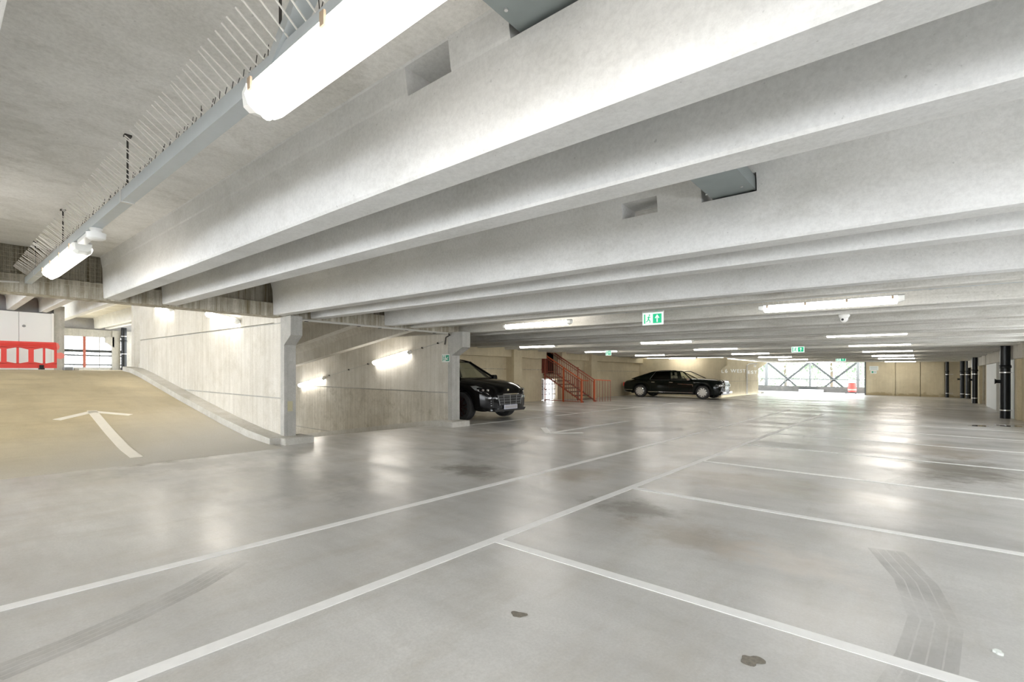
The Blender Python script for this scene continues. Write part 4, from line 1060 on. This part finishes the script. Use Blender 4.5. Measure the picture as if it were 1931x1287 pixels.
def interior(car, x_f, x_r, z, m, hw=.36, wheel_side=-1):
    for nm, x in (('front_seat', x_f), ('rear_seat', x_r)):
        for s in (-1, 1):
            mb = MB(); mb.box(x - .25, x + .25, s * hw - .24, s * hw + .24, z - .35, z - .15)
            mb.prism([(x - .22, z - .2), (x - .10, z - .2), (x - .22, z + .32), (x - .33, z + .32)], 'y', s * hw - .23, s * hw + .23)
            mb.prism([(x - .25, z + .34), (x - .17, z + .34), (x - .20, z + .50), (x - .27, z + .50)], 'y', s * hw - .12, s * hw + .12)
            mb.build(nm, m, car, bevel=.02)
    MB().lathe([(.0, 0), (.0, 0)], 3).v
    t = MB(); cx = x_f + .52; pts = []
    for i in range(25):
        a = 2 * math.pi * i / 24; pts.append((cx - .06 * math.sin(a), wheel_side * hw + .18 * math.cos(a), z + .12 + .17 * math.sin(a)))
    t.tube(pts, .016, 6); t.bar((cx, wheel_side * hw, z + .12), (cx + .25, wheel_side * hw, z + .02), .05); t.bar((cx, wheel_side * hw - .17, z + .12), (cx, wheel_side * hw + .17, z + .12), .03)
    t.build('steering_wheel', 'rubber', car)

# long near-black saloon
C1 = dict(x=(-2.76, 2.74), axles=(-1.64, 1.86), ar=.43, wr=.36,
  top=[(-2.76, .82), (-2.70, .93), (-2.55, .98), (-2.2, 1.03), (-1.7, 1.06), (-1.0, 1.08), (1.4, 1.10), (1.9, 1.08), (2.3, 1.05), (2.55, 1.01), (2.68, .95), (2.74, .88)],
  shoulder=[(-2.76, .74), (-2.6, .86), (-2.2, .93), (-1.5, .955), (0, .95), (1.2, .955), (1.9, .94), (2.4, .90), (2.74, .80)],
  w=[(-2.76, .72), (-2.70, .82), (-2.5, .90), (-2.0, .95), (-1.0, .965), (0, .96), (1.0, .965), (1.9, .96), (2.3, .94), (2.55, .90), (2.68, .82), (2.74, .74)],
  low=[(-2.76, .42), (-2.6, .34), (-2.2, .28), (0, .24), (2.2, .24), (2.6, .22), (2.74, .24)])
sal = thing('black_saloon_car', 'long near-black luxury saloon parked side-on with bright multi-hole wheels', 'car', (-10.63, 27.05, 0))
car_shell(C1).build('body', 'carpaint_green', sal, smooth=35)
MB().box(-2.3, 2.45, -.68, .68, .22, .72).build('underbody', 'trim_black', sal)
greenhouse(sal, dict(A0=(1.50, .72, 1.08), A0s=(1.30, .84, .985), A1=(.72, .62, 1.45), B0=(.10, .86, .985), B1=(.02, .66, 1.515), C0=(-1.12, .84, .985), C1=(-.80, .655, 1.475), D0=(-2.25, .74, 1.04), D1=(-1.50, .60, 1.30), pw=.03, roof=[(.72, 1.45), (.40, 1.495), (.02, 1.52), (-.40, 1.515), (-.80, 1.475), (-1.15, 1.405), (-1.50, 1.30)]), 'carpaint_green', 'glass', 'dark_glass')
interior(sal, .15, -.75, .92, 'cream')
for ax in C1['axles']:
    for s in (-1, 1): wheel(sal, ax, s * .85, .36, .24, 'disc', s)
for s in (-1, 1):
    q = s * .968
    MB().bar((-1.15, q, .34), (1.36, q, .335), .012, .025).build('sill_strip', 'chrome', sal)
    MB().bar((-2.66, s * .90, .44), (-2.1, s * .958, .42), .012, .02).build('bumper_strip', 'chrome', sal)
    bars(sal, 'window_surround', 'chrome', [[(1.22, s * .868, .995), (-1.02, s * .868, .995), (-1.10, s * .85, 1.02), (-.80, s * .675, 1.475), (.0, s * .675, 1.515), (.70, s * .64, 1.49)]], .010)
    MB().bar((.55, q, .80), (1.36, q, .765), .012, .022).build('wing_vent_strip', 'chrome', sal); MB().bar((1.36, q, .775), (1.36, q, .67), .03, .012).build('wing_vent_strip', 'chrome', sal)
    for x in (-.85, .18): MB().bar((x - .10, s * .975, .875), (x + .10, s * .975, .872), .025, .028).build('door_handle', 'chrome', sal)
    mb = MB()
    for x in (-1.02, .06, 1.22): mb.bar((x, s * .9665, .40), (x, s * .972, .90), .006, .004)
    mb.build('door_gap', 'trim_black', sal)
    MB().prism([(1.06, .98), (1.22, .99), (1.20, 1.10), (1.04, 1.10)], 'y', s * .90, s * 1.05).build('mirror', 'chrome', sal, bevel=.02)
    # round lamps
    for (yy, r_, x) in ((.56, .10, 2.74), (.775, .08, 2.69)):
        MB().lathe([(r_ * 1.12, x - .06), (r_ * 1.12, x + .03), (r_, x + .045), (r_ * .8, x + .03)], 20, 'x', (0, s * yy, .73)).build('headlamp_ring', 'chrome', sal, smooth=True)
        MB().lathe([(r_ * .95, x), (r_ * .8, x + .05), (r_ * .3, x + .065)], 20, 'x', (0, s * yy, .73)).build('headlamp', 'lens', sal, smooth=True)
    MB().box(2.60, 2.74, s * .72 - .1, s * .72 + .1, .34, .44).build('air_intake', 'trim_black', sal, bevel=.01)
    MB().bar((2.70, s * .50, .33), (2.62, s * .84, .33), .03).build('bumper_strip', 'chrome', sal)
    MB().box(-2.79, -2.7, s * .64 - .12, s * .64 + .12, .62, .84).build('tail_lamp', 'red', sal, bevel=.01)
    MB().tube([(-2.80, s * .55, .34), (-2.66, s * .55, .34)], .05, 12).build('exhaust', 'chrome', sal)
MB().prism([(2.66, .44), (2.82, .44), (2.80, .96), (2.70, 1.02), (2.62, 1.0)], 'y', -.36, .36).build('grille_surround', 'chrome', sal, bevel=.015)
mb = MB()
for i in range(16): mb.bar((2.826, -.32 + i * .0427, .47), (2.81, -.32 + i * .0427, .93), .01)
for i in range(9): mb.bar((2.828, -.33, .49 + i * .05), (2.828, .33, .49 + i * .05), .01)
mb.build('grille_mesh', 'chrome', sal); MB().box(2.81, 2.823, -.33, .33, .46, .93).build('grille_back', 'trim_black', sal)
MB().box(2.78, 2.86, -.80, .80, .30, .42).build('front_bumper', 'chrome', sal, bevel=.02)
MB().box(2.86, 2.868, -.26, .26, .32, .42).build('number_plate', 'plate_edge', sal)

# black sport utility car behind the pillar
C2 = dict(x=(-2.42, 2.43), axles=(-1.40, 1.50), ar=.45, wr=.385,
  top=[(-2.42, .85), (-2.3, 1.02), (-2.0, 1.10), (-1.0, 1.12), (.9, 1.16), (1.2, 1.15), (1.6, 1.10), (1.95, 1.03), (2.2, .94), (2.34, .84), (2.43, .72)],
  shoulder=[(-2.42, .80), (-2.1, .95), (-1.4, 1.02), (0, 1.01), (1.0, 1.03), (1.5, 1.02), (1.9, .96), (2.2, .84), (2.35, .74), (2.43, .64)],
  w=[(-2.42, .78), (-2.3, .88), (-1.9, .95), (-1.0, .975), (0, .955), (1.0, .97), (1.5, .98), (1.85, .96), (2.1, .90), (2.3, .78), (2.39, .66), (2.43, .52)],
  low=[(-2.42, .5), (-2.1, .4), (-1.0, .30), (1.0, .30), (1.9, .30), (2.2, .27), (2.43, .30)])
suv = thing('black_suv_car', 'shiny black sport utility car half hidden behind the ramp wall end', 'car', (-10.98, 10.15, 0))
car_shell(C2).build('body', 'carpaint_black', suv, smooth=35)
MB().box(-2.1, 2.1, -.66, .66, .28, .8).build('underbody', 'trim_black', suv)
greenhouse(suv, dict(A0=(1.22, .70, 1.14), A0s=(.98, .84, 1.06), A1=(.32, .60, 1.60), B0=(-.30, .86, 1.06), B1=(-.36, .66, 1.66), C0=(-1.55, .86, 1.08), C1=(-1.30, .66, 1.60), D0=(-2.2, .72, 1.08), D1=(-1.75, .62, 1.52), pw=.04, roof=[(.32, 1.60), (0, 1.655), (-.36, 1.68), (-.8, 1.68), (-1.3, 1.63), (-1.75, 1.52)]), 'carpaint_black', 'glass', 'dark_glass')
interior(suv, -.05, -.95, 1.0, 'trim_black', .36, -1)
for ax in C2['axles']:
    for s in (-1, 1): wheel(suv, ax, s * .84, .385, .27, 'spoke', s)
for s in (-1, 1):
    MB().prism([(.82, 1.06), (1.02, 1.07), (1.0, 1.22), (.80, 1.22)], 'y', s * .92, s * 1.12).build('mirror', 'carpaint_black', suv, bevel=.03)
    # swept headlamp lying on the wing
    hp = [(1.84, .925, .925), (2.00, .905, .82), (2.18, .83, .76), (2.32, .64, .725), (2.28, .62, .795), (2.12, .755, .875), (1.98, .845, .935)]
    mb = MB(); n = len(hp); mb.add([(x, s * y, z) for x, y, z in hp] + [(x + .03, s * (y + .035), z + .015) for x, y, z in hp], [tuple(range(n)), tuple(range(n, 2 * n))] + [(i, (i + 1) % n, n + (i + 1) % n, n + i) for i in range(n)])
    mb.build('headlamp', 'lens', suv)
    for (x, y) in ((2.06, .86), (2.17, .79), (2.26, .70)): MB().lathe([(.034, -.02), (.03, .02), (.012, .03)], 12, 'x', (x + .045, s * (y + .035), .83)).build('headlamp_bead', 'chrome', suv)
    # side air intake with slats
    MB().prism([(s * .47, .37), (s * .66, .38), (s * .68, .59), (s * .47, .58)], 'x', 2.15, 2.40).build('air_intake', 'trim_black', suv)
    for z in (.42, .48, .54): MB().bar((2.42, s * .47, z), (2.37, s * .70, z + .01), .016).build('intake_slat', 'silver_trim', suv)
    MB().bar((2.43, s * .47, .61), (2.33, s * .76, .63), .03, .04).build('day_light_bar', 'silver_trim', suv)
    MB().bar((2.42, s * .46, .315), (2.35, s * .70, .31), .04, .045).build('lower_lamp', 'lens', suv)
    MB().bar((.98, s * .985, .31), (-.88, s * .985, .31), .03, .06).build('sill_strip', 'trim_black', suv)
    for x in (-1.1, -.1): MB().bar((x - .11, s * .975, .93), (x + .11, s * .975, .93), .03).build('door_handle', 'carpaint_black', suv)
    mb = MB()
    for x in (-1.2, -.28, .92): mb.bar((x, s * .966, .45), (x, s * .972, 1.0), .006, .004)
    mb.build('door_gap', 'trim_black', suv)
    MB().box(-2.44, -2.36, s * .64 - .16, s * .64 + .16, .84, .95).build('tail_lamp', 'red', suv)
MB().prism([(-.45, .42), (.45, .42), (.52, .70), (-.52, .70)], 'x', 2.30, 2.445).build('grille_back', 'trim_black', suv)
for i in range(4): MB().bar((2.452, -.44 - i * .02, .46 + i * .07), (2.452, .44 + i * .02, .46 + i * .07), .009).build('grille_bar', 'handle', suv)
for y in (-.45, -.25, 0, .25, .45): MB().bar((2.455, y * .95, .43), (2.445, y * 1.1, .69), .011).build('grille_bar', 'silver_trim', suv)
MB().bar((2.44, -.3, .715), (2.44, .3, .715), .03).build('grille_trim', 'chrome', suv)
MB().box(2.455, 2.475, -.27, .27, .315, .43).build('number_plate', 'plate_edge', suv); MB().box(2.475, 2.478, -.25, .25, .328, .417).build('plate_face', 'plate', suv)
MB().prism([(-.60, .26), (.60, .26), (.66, .33), (-.66, .33)], 'x', 2.2, 2.46).build('front_lip', 'trim_black', suv)
MB().prism([(-.03, 0), (.03, 0), (.035, .04), (0, .055), (-.035, .04)], 'x', -.004, .004).build('bonnet_badge', 'ochre', suv).location = (2.37, 0, .80)

# ------------------------------------------------------------ lay everything to the deck falls
bpy.context.view_layer.update()
done = set()
def skew(o):
    if o.type == 'MESH':
        if o.data.users > 1: o.location.z += fall(o.location.x, o.location.y)
        else:
            ox, oy = o.location.x, o.location.y
            for v in o.data.vertices: v.co.z += fall(v.co.x + ox, v.co.y + oy)
    for c in o.children: skew(c)
roots = [o for o in scene.objects if o.parent is None and o.type in ('MESH', 'EMPTY')]
sk = set(o.name for o in SKEW)
for o in roots:
    if o.name in sk: skew(o)
    else: o.location.z += fall(o.location.x, o.location.y)
